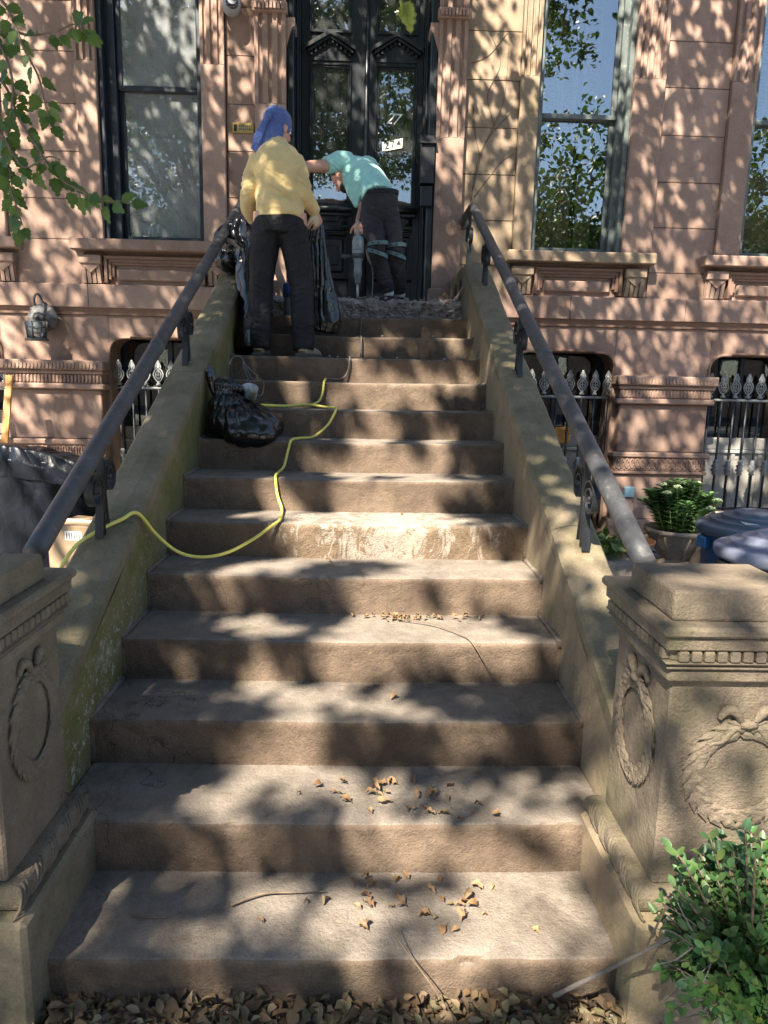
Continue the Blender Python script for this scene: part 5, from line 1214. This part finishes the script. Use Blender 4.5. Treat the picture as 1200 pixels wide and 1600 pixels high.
hx, hy, hz = hit[:, 0], hit[:, 1], hit[:, 2]
st = ~front & (hx > -.95) & (hx < .9)
keep[st & (hx < -.42) & (hy < 4.4)] = 1.5                     # shaded left part of the flight
keep[st & (hx > .50) & (hy < 2.9) & (hy > 1.8)] = 1.3
keep[st & (hx >= -.42) & (hx <= .5) & (hy < 3.4)] = 1.2
keep[st & (hy > 3.4) & (hx > -.42)] = 1.1
keep[front & (hx < -2.2)] = .42; keep[~front & (hx < -1.8)] = .30
keep[front & (np.abs(hx) < .8)] = .62
keep[~front & (hx > .9)] = .5
cl = cl[rng.random(len(cl)) < keep*DENS]
nl = 105
C = (cl[:, None, :]+rng.normal(size=(len(cl), nl, 3))*np.array([.23, .23, .15])).reshape(-1, 3)
# thin the crown where the photograph shows the sun coming through onto the steps
def on_steps(C):
    s = np.array(SUN); best = np.full(len(C), 1e9)
    for k in range(1, 15):
        yk, zk = Y0+(k-1)*RUN, k*RISE
        t = (yk-C[:, 1])/s[1]; z = C[:, 2]+s[2]*t; ok = (z <= zk) & (z >= zk-RISE); best = np.where(ok & (t < best), t, best)
        t = (zk-C[:, 2])/s[2]; y = C[:, 1]+s[1]*t; ok = (y >= yk) & (y <= yk+RUN); best = np.where(ok & (t < best), t, best)
    H = C+s*best[:, None]; ok = (best < 1e8) & (H[:, 0] > XL-.05) & (H[:, 0] < XR+.05)
    d = H-np.array([CAMX, 0, CAMH]); zc_ = d @ np.array(cf_); u = 600+1115.06*(d @ np.array(cr_))/zc_; v = 800-1115.06*(d @ np.array(cu_))/zc_
    return ok, u, v
GAPS = [(450,1405,75,38),(345,1470,55,45),(560,1440,60,60),(800,1400,95,45),(765,1475,120,45),(625,1535,150,45),(860,1455,60,60),(330,1255,55,40),(455,1212,95,28),(600,1240,85,32),(640,1325,115,48),(785,1325,55,45),(300,1320,28,40),(455,1155,85,48),(480,1082,85,32),(600,1105,70,34),(705,1150,34,34),(770,1150,26,34),(400,1050,38,36),(580,1015,100,55),(775,1020,90,48),(680,1015,45,35),(345,925,48,42),(405,975,62,20),(600,925,62,38),(710,935,44,36),(805,925,44,38),(660,972,140,20),(520,835,100,42),(645,840,125,42),(725,882,120,22),(420,882,75,18),(430,770,40,30),(660,770,64,36),(560,765,40,30),(500,800,160,14),(545,722,62,28),(645,722,72,28),(730,770,30,24),(470,655,30,24),(580,672,44,30),(690,678,30,26),(470,612,44,24),(585,616,64,26),(665,620,34,22),(560,582,44,20),(625,585,54,18),(705,586,54,22),(560,546,34,16),(650,546,30,16),(722,546,34,16),(612,520,28,13),(702,520,32,13),(560,518,24,10)]
ok, u, v = on_steps(C); hole = np.zeros(len(C), bool)
for (a_, b_, ra, rb) in GAPS: hole |= ok & (((u-a_)/ra)**2+((v-b_)/rb)**2 < 1.0)
s_ = np.array(SUN); td = (7.11-C[:, 1])/s_[1]; qd = C+s_*td[:, None]; hole |= ((qd[:, 0]-.226)/.15)**2+((qd[:, 2]-3.745)/.11)**2 < 1
C = C[~hole]
tcr = link('crown', scatter(C, .105, .074, 'leaf_tree', 'crown', flat=.35), None, tree, kind='stuff')
lim = MB(); far_ = cl[(cl[:, 0] < -3.2)]
for i in range(26):
    a = TB+Vector((.1, .3, 3.0)).lerp(Vector((.7, 1.6, 7.0)), rng.random()); b = Vector(far_[rng.integers(len(far_))]); mid = a.lerp(b, .5)+Vector((0, 0, .5))
    lim.tube(spline([a, mid, b], 5), [.055*(1-.85*k/10) for k in range(11)], 6)
lim.build('limbs', 'bark', tree)
# trees across the street (they show in the window panes)
for i, (x, y, h, lab) in enumerate(((-7.5, -16, 14.5, 'tall tree across the street mirrored in the left window'), (7.6, -15.5, 12.0, 'broad tree across the street mirrored in the right window'), (15, -17, 12.5, 'tree across the street mirrored at the right edge'))):
    t = thing('street_tree', lab, 'tree', loc=(x, y, 0)); MB().tube([(0,0,0), (.1,0,h*.3), (0,.1,h*.75)], [.2,.15,.06], 10).build('trunk', 'bark', t)
    c = rng.normal(size=(260, 3)); c /= np.linalg.norm(c, axis=1)[:, None]; c *= rng.random(260)[:, None]**.4; c = c*np.array([h*.36, h*.36, h*.34])+np.array([0, 0, h*.63])
    c = (c[:, None]+rng.normal(size=(260, 26, 3))*.3).reshape(-1, 3); link('crown', scatter(c, .22, .16, 'leaf_tree', 'crown'), None, t, kind='stuff')
    q = MB()
    for k in range(9): q.tube(spline([(0, 0, h*.3), (0, 0, h*.45), tuple(c[k*300])], 4), [.06*(1-.1*j) for j in range(9)], 5)
    q.build('limbs', 'bark', t)

# houses across the street (they close the horizon in the window panes)
random.seed(2)
for i, (x0, wd, hh, mm, lab) in enumerate(((-24, 15, 9.6, 'brownstone', 'brownstone row house across the street, left'), (-9, 13, 10.2, 'brownstone_dark', 'dark brownstone row house across the street, middle'), (4, 14, 9.4, 'brownstone', 'brownstone row house across the street, right'), (18, 16, 10.0, 'brownstone_dark', 'dark brownstone row house across the street, far right'))):
    t = thing('row_house', lab, 'house', loc=(x0, -24, 0)); b_ = MB(); b_.box(0, wd-.02, -8, 0, 0, hh); b_.build('walls', mm, t)
    MB().cbox(-.1, wd+.08, -.1, .5, hh-.5, hh+.15, .05).build('cornice', 'brownstone_dark', t)
    nw = int(wd//2.4)
    for k in range(nw):
        for f in range(3):
            xx = .8+k*2.4; zz = 1.2+f*3.0; w_ = MB().cbox(xx, xx+1.1, -.05, .08, zz, zz+1.9, .02).build('window', 'frame_navy', t); MB().box(xx+.1, xx+1.0, .081, .09, zz+.1, zz+1.8).build('pane', 'glass_clear', w_); MB().cbox(xx-.1, xx+1.2, -.02, .2, zz-.12, zz-.002, .02).build('sill', 'brownstone_dark', w_)

# hanging branch at the upper left: every leaf its own object
def toothed(name, L=1.0, mat_='leaf_branch'):
    m = MB(); n = 9; pts = []
    for i in range(n+1):
        t = i/n; w_ = .285*math.sin(math.pi*min(1, t*1.02)**.62)*(1-t)**.35*1.25
        pts.append((t, w_))
    vs = []; fs = []
    for i, (t, w_) in enumerate(pts):
        j = .035*(1 if i % 2 else -1) if 0 < i < n else 0
        z = -.12*t*t; vs += [(-(w_+j), t, z+.10*w_), (0, t, z), (w_+j, t, z+.10*w_)]
    for i in range(n): fs += [(i*3, i*3+1, i*3+4, i*3+3), (i*3+1, i*3+2, i*3+5, i*3+4)]
    m.add(vs, fs, True); me = m.mesh(name); me.materials.append(mt(mat_)); return me
lm = toothed('leaf')
def place_leaf(me, parent, base, direction, normal, size, name='leaf'):
    d = Vector(direction).normalized(); n = Vector(normal); n = (n-d*n.dot(d)).normalized(); s = d.cross(n)
    o = link(name, me, None, parent); M = Matrix((s, d, n)).transposed().to_4x4(); M.translation = base
    o.matrix_world = M @ Matrix.Scale(size, 4); return o
branches = [  # twigs traced in the air about 3 m in front of the camera: (points, leaf spacing)
 [(-60, 60, 3.1), (5, 130, 3.05), (30, 185, 3.0), (55, 225, 2.98), (90, 275, 2.95), (130, 300, 2.95), (165, 312, 2.95), (205, 318, 2.92)],
 [(-40, -40, 3.1), (10, 10, 3.05), (35, 70, 3.0), (60, 120, 3.0), (70, 160, 2.98), (80, 195, 2.97)],
 [(-60, 110, 3.2), (0, 50, 3.1), (45, 55, 3.05), (85, 50, 3.0), (115, 38, 3.0), (130, 50, 3.0)],
 [(-50, 150, 3.0), (-5, 200, 2.95), (20, 240, 2.93), (40, 262, 2.9), (75, 245, 2.92), (95, 250, 2.9)],
 [(-50, 200, 3.05), (0, 255, 3.0), (15, 290, 3.0), (25, 320, 2.98), (35, 352, 2.98)],
 [(-40, 20, 3.1), (0, 70, 3.0), (20, 130, 3.0), (15, 190, 3.0), (12, 240, 3.0), (20, 300, 2.98)],
]
br = thing('tree_branch', 'leafy green branch hanging down at the upper left corner', 'branch', loc=(0,0,0))
random.seed(21)
for tw in branches:
    pts = spline([pxp(*q) for q in tw], 6); hang = [pts[0]+Vector((-.5, -.5, 1.6)), pts[0]+Vector((-.2, -.2, .6))]
    full = spline(hang+[pts[0]], 4)[:-1]+pts
    MB().tube(full, [.006*(1-.8*i/len(full))+.0012 for i in range(len(full))], 6).build('twig', 'twig', br)
    n = len(pts)
    for i in range(3, n, 2):
        for s in ((1, -1) if random.random() < .35 else (random.choice((1, -1)),)):
            d = (pts[min(i+1, n-1)]-pts[i-1]).normalized(); side = d.cross(Vector((0, 1, 0))).normalized()*s
            dr = d*.5+side*random.uniform(.3, .9)+Vector((random.uniform(-.2, .2), random.uniform(-.5, .5), -random.uniform(.3, .9)))
            dr = dr.normalized(); pb_ = pts[i]+dr*random.uniform(.012, .03); MB().tube([pts[i], pb_], .0011, 4).build('petiole', 'twig', br); place_leaf(lm, br, pb_, dr, (random.uniform(-.9, .9), -1, random.uniform(-.3, .9)), random.uniform(.05, .08))
# lone pale leaf spray at the top, in front of the door
ly = toothed('leaf', mat_='leaf_yellow')
b2 = thing('tree_branch', 'single pale yellow-green leaf spray hanging at the top before the door', 'branch')
top = pxp(612, -120, 2.3); pts = spline([top+Vector((0, 0, 1.2)), top, pxp(622, -30, 2.2), pxp(630, 5, 2.2)], 6)
MB().tube(pts, .0022, 6).build('twig', 'twig', b2)
for (u, v, u2, v2, s, nn) in ((632, 8, 652, 80, .088, (.3, -1, .3)), (630, 5, 665, 48, .062, (-.3, -1, .5)), (628, 2, 632, 38, .055, (.8, -.6, .1)), (622, -20, 612, 12, .05, (-.6, -1, .2)), (633, 10, 648, 52, .07, (-.5, -1, -.1))):
    a = pxp(u, v, 2.2); place_leaf(ly, b2, a, pxp(u2, v2, 2.17)-a, nn, s)

# ---------------------------------------------------------------- boxwood at the lower right
bxw = thing('boxwood_shrub', 'glossy green boxwood shrub with bare twigs at the lower right corner', 'shrub')
def oval(name, mat_):
    m = MB(); vs = []; fs = []; n = 6
    for i in range(n+1):
        t = i/n; w_ = .29*math.sin(math.pi*t)**.6; vs += [(-w_, t, .12*w_-.08*t*t), (0, t, -.03-.08*t*t), (w_, t, .12*w_-.08*t*t)]
    for i in range(n): fs += [(i*3, i*3+1, i*3+4, i*3+3), (i*3+1, i*3+2, i*3+5, i*3+4)]
    m.add(vs, fs, True); me = m.mesh(name); me.materials.append(mt(mat_)); return me
ov_ = oval('leaf', 'leaf_box')
random.seed(33); root = pxp(1165, 1640, 1.30); ctr = pxp(1165, 1465, 1.28); nleaf = 0; stuffC = []; stuffD = []
sprigs = []
for i in range(560):
    th = random.uniform(0, 2*math.pi); ph = random.uniform(-.95, 1.35); r = random.uniform(.45, 1.04)
    tip = ctr+Vector((math.cos(th)*math.cos(ph)*.175, math.sin(th)*math.cos(ph)*.135, math.sin(ph)*.215))*r
    sprigs.append(tip)
sprigs += [pxp(1060, 1335, 1.22), pxp(1050, 1325, 1.25), pxp(1165, 1298, 1.2), pxp(1110, 1310, 1.25), pxp(1055, 1385, 1.2), pxp(1180, 1340, 1.15), pxp(1075, 1540, 1.15), pxp(1050, 1580, 1.1), pxp(1100, 1480, 1.1)]
sprigs.sort(key=lambda t: t.y)
tw_ = MB()
for k, tip in enumerate(sprigs):
    base = root.lerp(ctr, .5)+(tip-ctr)*.25; mid = base.lerp(tip, .5)+Vector((0, 0, .03)); path_ = spline([root.lerp(base, .6), base, mid, tip], 5)
    tw_.tube(path_, [.004*(1-.75*i/len(path_))+.0008 for i in range(len(path_))], 5)
    for i in range(5, len(path_)):
        d = (path_[i]-path_[i-1]).normalized()
        for s in (1, -1):
            o_ = d.orthogonal().normalized(); o_.rotate(Matrix.Rotation(i*1.57+k, 3, d)); dr = d*.75+o_*s*.8+Vector((0, 0, .15)); nr = d*.8-o_*s*.3+Vector((0, -.3, .6))
            if nleaf < 300 and path_[i].y < 1.29 and path_[i].x < .74: place_leaf(ov_, bxw, path_[i], dr, nr, random.uniform(.019, .029)); nleaf += 1
            else: stuffC.append(path_[i]); stuffD.append((dr.normalized(), nr))
tw_.build('twigs', 'twig', bxw)
C = np.array([tuple(c) for c in stuffC]); A = np.array([tuple(a) for a, _ in stuffD]); N = np.array([tuple(b.normalized()) for _, b in stuffD]); B = np.cross(A, N); B /= np.linalg.norm(B, axis=1)[:, None]; sz = rng.uniform(.019, .029, len(C))[:, None]
link('foliage', leaf_mesh('foliage', C, A*sz, B*sz*.62, np.cross(B, A), 'leaf_box'), None, bxw, kind='stuff')
m = MB()
for i in range(46):     # bare dead twigs in the middle
    a = pxp(random.uniform(1080, 1130), random.uniform(1440, 1590), random.uniform(1.2, 1.3)); d = Vector((-random.uniform(.02, .085), -random.uniform(-.03, .05), random.uniform(-.03, .05)))
    m.tube(spline([a, a+d*.5+Vector((0, 0, random.uniform(-.012, .012))), a+d], 3), [.002, .0018, .0016, .0014, .0012, .001, .0008], 5)
m.build('dead_twigs', 'wood_grey', bxw)

# ---------------------------------------------------------------- pots
def sedum(x, y, z, label):
    t = thing('potted_plant', label, 'potted plant', loc=(x, y, z))
    MB().lathe([(0, 0), (.14, 0), (.15, .02), (.11, .05), (.10, .07), (.15, .13), (.21, .21), (.235, .27), (.25, .28), (.25, .305), (.225, .305), (.20, .27), (0, .26)], (0,0,0), 32).build('pot', 'urn_stone', t)
    for i in range(8):
        a = 2*math.pi*i/8; MB().tube([(.10*math.cos(a), .10*math.sin(a), .07), (.16*math.cos(a), .16*math.sin(a), .135), (.236*math.cos(a), .236*math.sin(a), .26)], .009, 6).build('pot_rib', 'urn_stone', t)
    random.seed(8); stems = MB(); cs = []; ds = []; ns = []
    for i in range(46):
        a = random.uniform(0, 6.28); r = random.random()**.6; hgt = .36*(1-.45*r*r)+random.uniform(-.04, .05)
        b = Vector((math.cos(a)*r*.13, math.sin(a)*r*.13, .26)); tp = Vector((math.cos(a)*r*.30, math.sin(a)*r*.26, .28+hgt)); pth = spline([b, b.lerp(tp, .5)+Vector((0, 0, .05)), tp], 5)
        stems.tube(pth, .005, 5)
        for j in range(1, 11):
            for s in range(3):
                aa = j*2.4+s*2.09; d = Vector((math.cos(aa), math.sin(aa), .35)); cs.append(pth[min(j, 10)]); ds.append(d.normalized()); ns.append(Vector((-.3*d.x, -.3*d.y, 1)))
        if i in (2, 9, 17, 23, 31, 40, 5):
            f = MB()
            for k in range(26):
                q = rand_dirs(1)[0]; ellip(f, tuple(tp+Vector((q[0]*.03, q[1]*.03, .02+abs(q[2])*.016))), (.007, .007, .007), n=6)
            f.tube([tp, tp+Vector((0, 0, .03))], .005, 5); f.build('flower_head', 'flower_pale', t)
    stems.build('stems', 'stem_green', t)
    C = np.array([tuple(c) for c in cs]); A = np.array([tuple(a) for a in ds]); N = np.array([tuple(b.normalized()) for b in ns]); B = np.cross(A, N); B /= np.linalg.norm(B, axis=1)[:, None]; sz = rng.uniform(.05, .085, len(C))[:, None]
    link('leaves', leaf_mesh('leaves', C, A*sz, B*sz*.55, np.cross(B, A), 'leaf_sedum'), None, t, kind='stuff')
sedum(2.47, 5.40, YARD+.012, 'flowering sedum in a ribbed stone urn beside the blue bin')
pt = thing('potted_plant', 'low trailing ivy in a square stone trough behind the right handrail', 'potted plant', loc=(1.62, 4.9, YARD+.012))
m = MB(); m.cbox(-.28, .28, -.2, .2, 0, .20, .02); m.build('trough', 'urn_stone', pt)
C = np.stack([rng.normal(0, .14, 420), rng.normal(0, .11, 420), .23+np.abs(rng.normal(0, .05, 420))], 1); link('leaves', scatter(C, .075, .06, 'leaf_ivy', 'leaves', flat=.6, droop=.1), None, pt, kind='stuff')
m = MB()
for i in range(14): m.tube(spline([(0, 0, .18), tuple(C[i]*np.array([.6, .6, 1.1])), tuple(C[i])], 3), .003, 5)
m.build('stems', 'stem_green', pt)
pt = thing('potted_plant', 'small ground ivy clump just behind the right newel post', 'plant', loc=(1.22, 3.0, YARD))
C = np.stack([rng.normal(0, .10, 260), rng.normal(0, .14, 260), .03+np.abs(rng.normal(0, .04, 260))], 1); link('leaves', scatter(C, .05, .04, 'leaf_ivy', 'leaves', flat=.6, droop=.1), None, pt, kind='stuff')
m = MB()
for i in range(14): m.tube(spline([(0, 0, .0), tuple(C[i]*np.array([.6, .6, 1.1])), tuple(C[i])], 3), .003, 5)
m.build('stems', 'stem_green', pt); pt.name = 'ivy_plant'
ss = thing('plant_saucer', 'orange terracotta saucer on a brick beside the stone urn', 'saucer', loc=(2.02, 5.1, YARD+.22))
MB().lathe([(0, .0), (.10, 0), (.14, .035), (.15, .06), (.14, .06), (.125, .02), (0, .015)], (0,0,0), 28).build('dish', 'terracotta', ss); MB().cbox(-.12, .12, -.10, .10, -.212, -.002, .02).build('brick_stand', 'brownstone_dark', ss)

# ---------------------------------------------------------------- dead leaves, twigs, the broken stick
random.seed(17)
dl = []
for i in range(14):
    m = MB(); vs = []; fs = []; n = 6; cx = random.uniform(.2, .7)
    for k in range(n+1):
        t = k/n; w_ = .32*math.sin(math.pi*t)**.7*(1-.25*t); cu = cx*math.sin(math.pi*t*.9)*.5+.22*mn.noise(Vector((i*5, t*3, 0)))
        vs += [(-w_*random.uniform(.45, 1.2), t+random.uniform(-.04, .04), cu+w_*random.uniform(.1, 1.5)), (random.uniform(-.03, .03), t, cu), (w_*random.uniform(.45, 1.2), t+random.uniform(-.04, .04), cu+w_*random.uniform(.1, 1.5))]
    for k in range(n): fs += [(k*3, k*3+1, k*3+4, k*3+3), (k*3+1, k*3+2, k*3+5, k*3+4)]
    m.add(vs, fs, True); m.tube([(0, -.22, .05), (0, -.08, .01), (0, .05, .0)], .012, 4); me = m.mesh('dead_leaf'); me.materials.append(mt('leaf_dead')); dl.append(me)
def dead(x, y, z, s, label, group):
    o = link('dead_leaf', random.choice(dl), None, None, label=label, cat='leaf', group=group)
    o.location = (x, y, z+.004); o.rotation_euler = (random.uniform(-.35, .35), random.uniform(-.45, .45), random.uniform(0, 6.3)); o.scale = (s, s, s*random.uniform(.7, 1.3)); return o
def drift(n, cx, cy, sx, sy, k, label, group, smin=.02, smax=.042):
    for i in range(n):
        x = max(-.7, min(.66, random.gauss(cx, sx))); y = min(max(random.gauss(cy, sy), ny(k)+.02), ny(k+1)-.02); dead(x, y, S(k), random.uniform(smin, smax), label, group)
drift(34, .18, ny(1)+.21, .14, .07, 1, 'curled brown leaf lying on the lowest step', 'fallen leaves on the lowest step')
drift(32, .16, ny(2)+.14, .12, .07, 2, 'curled brown leaf in the pile on the second step', 'fallen leaves on the second step')
drift(46, .20, ny(4)+.27, .11, .015, 4, 'dark curled leaf against the fifth riser', 'fallen leaves on the fourth step', .02, .034)
for x, k, y in ((.05, 3, .24), (.15, 3, .2), (-.15, 5, .28), (.2, 6, .25), (-.1, 2, .2), (.3, 1, .12), (-.25, 1, .14)): dead(x, ny(k)+y, S(k), random.uniform(.025, .04), 'single stray leaf lying apart on a lower step', 'stray leaves on the lower steps')
n = 6000; C = np.stack([rng.uniform(-.95, .80, n), rng.uniform(1.05, 1.56, n), rng.uniform(.004, .024, n)], 1); C[:, 2] += .05*np.clip((C[:, 1]-1.25)/.3, 0, 1)*rng.random(n)
link('leaf_litter', scatter(C, .034, .022, 'leaf_litter', 'leaf_litter', flat=.7, droop=.05, fold=.45), None, None, label='thick litter of brown dead leaves along the foot of the steps', cat='leaf litter', kind='stuff')
n = 1500; C = np.stack([np.where(rng.random(n) < .5, rng.uniform(-2.6, -1.1, n), rng.uniform(1.0, 3.3, n)), rng.uniform(2.0, 6.5, n), rng.uniform(YARD+.014, YARD+.03, n)], 1)
link('leaf_litter', scatter(C, .05, .038, 'leaf_litter', 'leaf_litter', flat=.8, droop=.0), None, None, label='scattered dead leaves over the two yards beside the steps', cat='leaf litter', kind='stuff')
def twig(pts, r, label, mat_='twig', name='twig'):
    p = spline([Vector(q) for q in pts], 6); return MB().tube(p, [r*(1-.6*i/len(p)) for i in range(len(p))], 6).build(name, mat_, None, label=label, cat='twig')
z1 = S(1)+.006
twig([(-.33, 1.75, z1), (-.25, 1.79, z1+.004), (-.16, 1.80, z1), (-.07, 1.805, z1)], .0035, 'thin curved twig lying on the left of the lowest step')
twig([(-.60, 1.72, z1), (-.55, 1.705, z1), (-.49, 1.705, z1)], .003, 'short twig near the left plinth on the lowest step')
z5 = S(4)+.006
twig([(.17, ny(4)+.24, z5), (.30, ny(4)+.17, z5+.01), (.40, ny(4)+.06, z5+.004), (.44, ny(4)-.015, z5-.01), (.50, ny(4)-.03, S(3)+.06), (.56, ny(3)+.2, S(3)+.01), (.58, ny(3)+.04, S(3)+.006)], .003, 'long thin twig trailing over the fourth step at right', )
twig([(.28, 1.50, .03), (.20, 1.52, .14), (.13, 1.55, .22), (.10, 1.60, z1+.08)], .0022, 'bare twig rising from the litter in front of the lowest step')
sk = thing('broken_stick', 'broken grey stick leaning from the boxwood onto the lowest step', 'stick')
p = spline([pxp(866, 1556, 1.44), pxp(915, 1532, 1.40), pxp(960, 1510, 1.36), pxp(1000, 1490, 1.30), pxp(1045, 1466, 1.24)], 6)
MB().tube(p, [.0058-.002*i/len(p)+.0012*mn.noise(Vector((i*.7, 0, 0))) for i in range(len(p))], 8).build('stick', 'wood_grey', sk)
MB().tube(spline([pxp(1005, 1488, 1.29), pxp(1022, 1455, 1.28), pxp(1042, 1415, 1.27)], 5), .0022, 6).build('side_shoot', 'twig', sk)
# bare climbing stems on the right of the door
cv = thing('climbing_vine', 'bare climbing vine stems on the greenish wall right of the door', 'vine')
for pts in ([(.93, 3.0), (.95, 3.3), (1.0, 3.6), (1.12, 3.85), (1.2, 4.1), (1.22, 4.6)], [(.97, 3.25), (1.08, 3.4), (1.2, 3.55), (1.31, 3.62)], [(1.0, 3.6), (.95, 3.8), (.93, 4.0)], [(1.12, 3.85), (1.05, 4.1), (1.15, 4.35), (1.05, 4.6)], [(.95, 3.3), (1.05, 3.7), (1.25, 3.95)], [(.9, 4.35), (1.05, 4.42), (1.2, 4.6)]):
    MB().tube(spline([(x, WALL-.004, z) for x, z in pts], 6), [.004-.0025*i/31 for i in range(31)][:(len(pts)-1)*6+1], 5).build('stem', 'twig', cv)
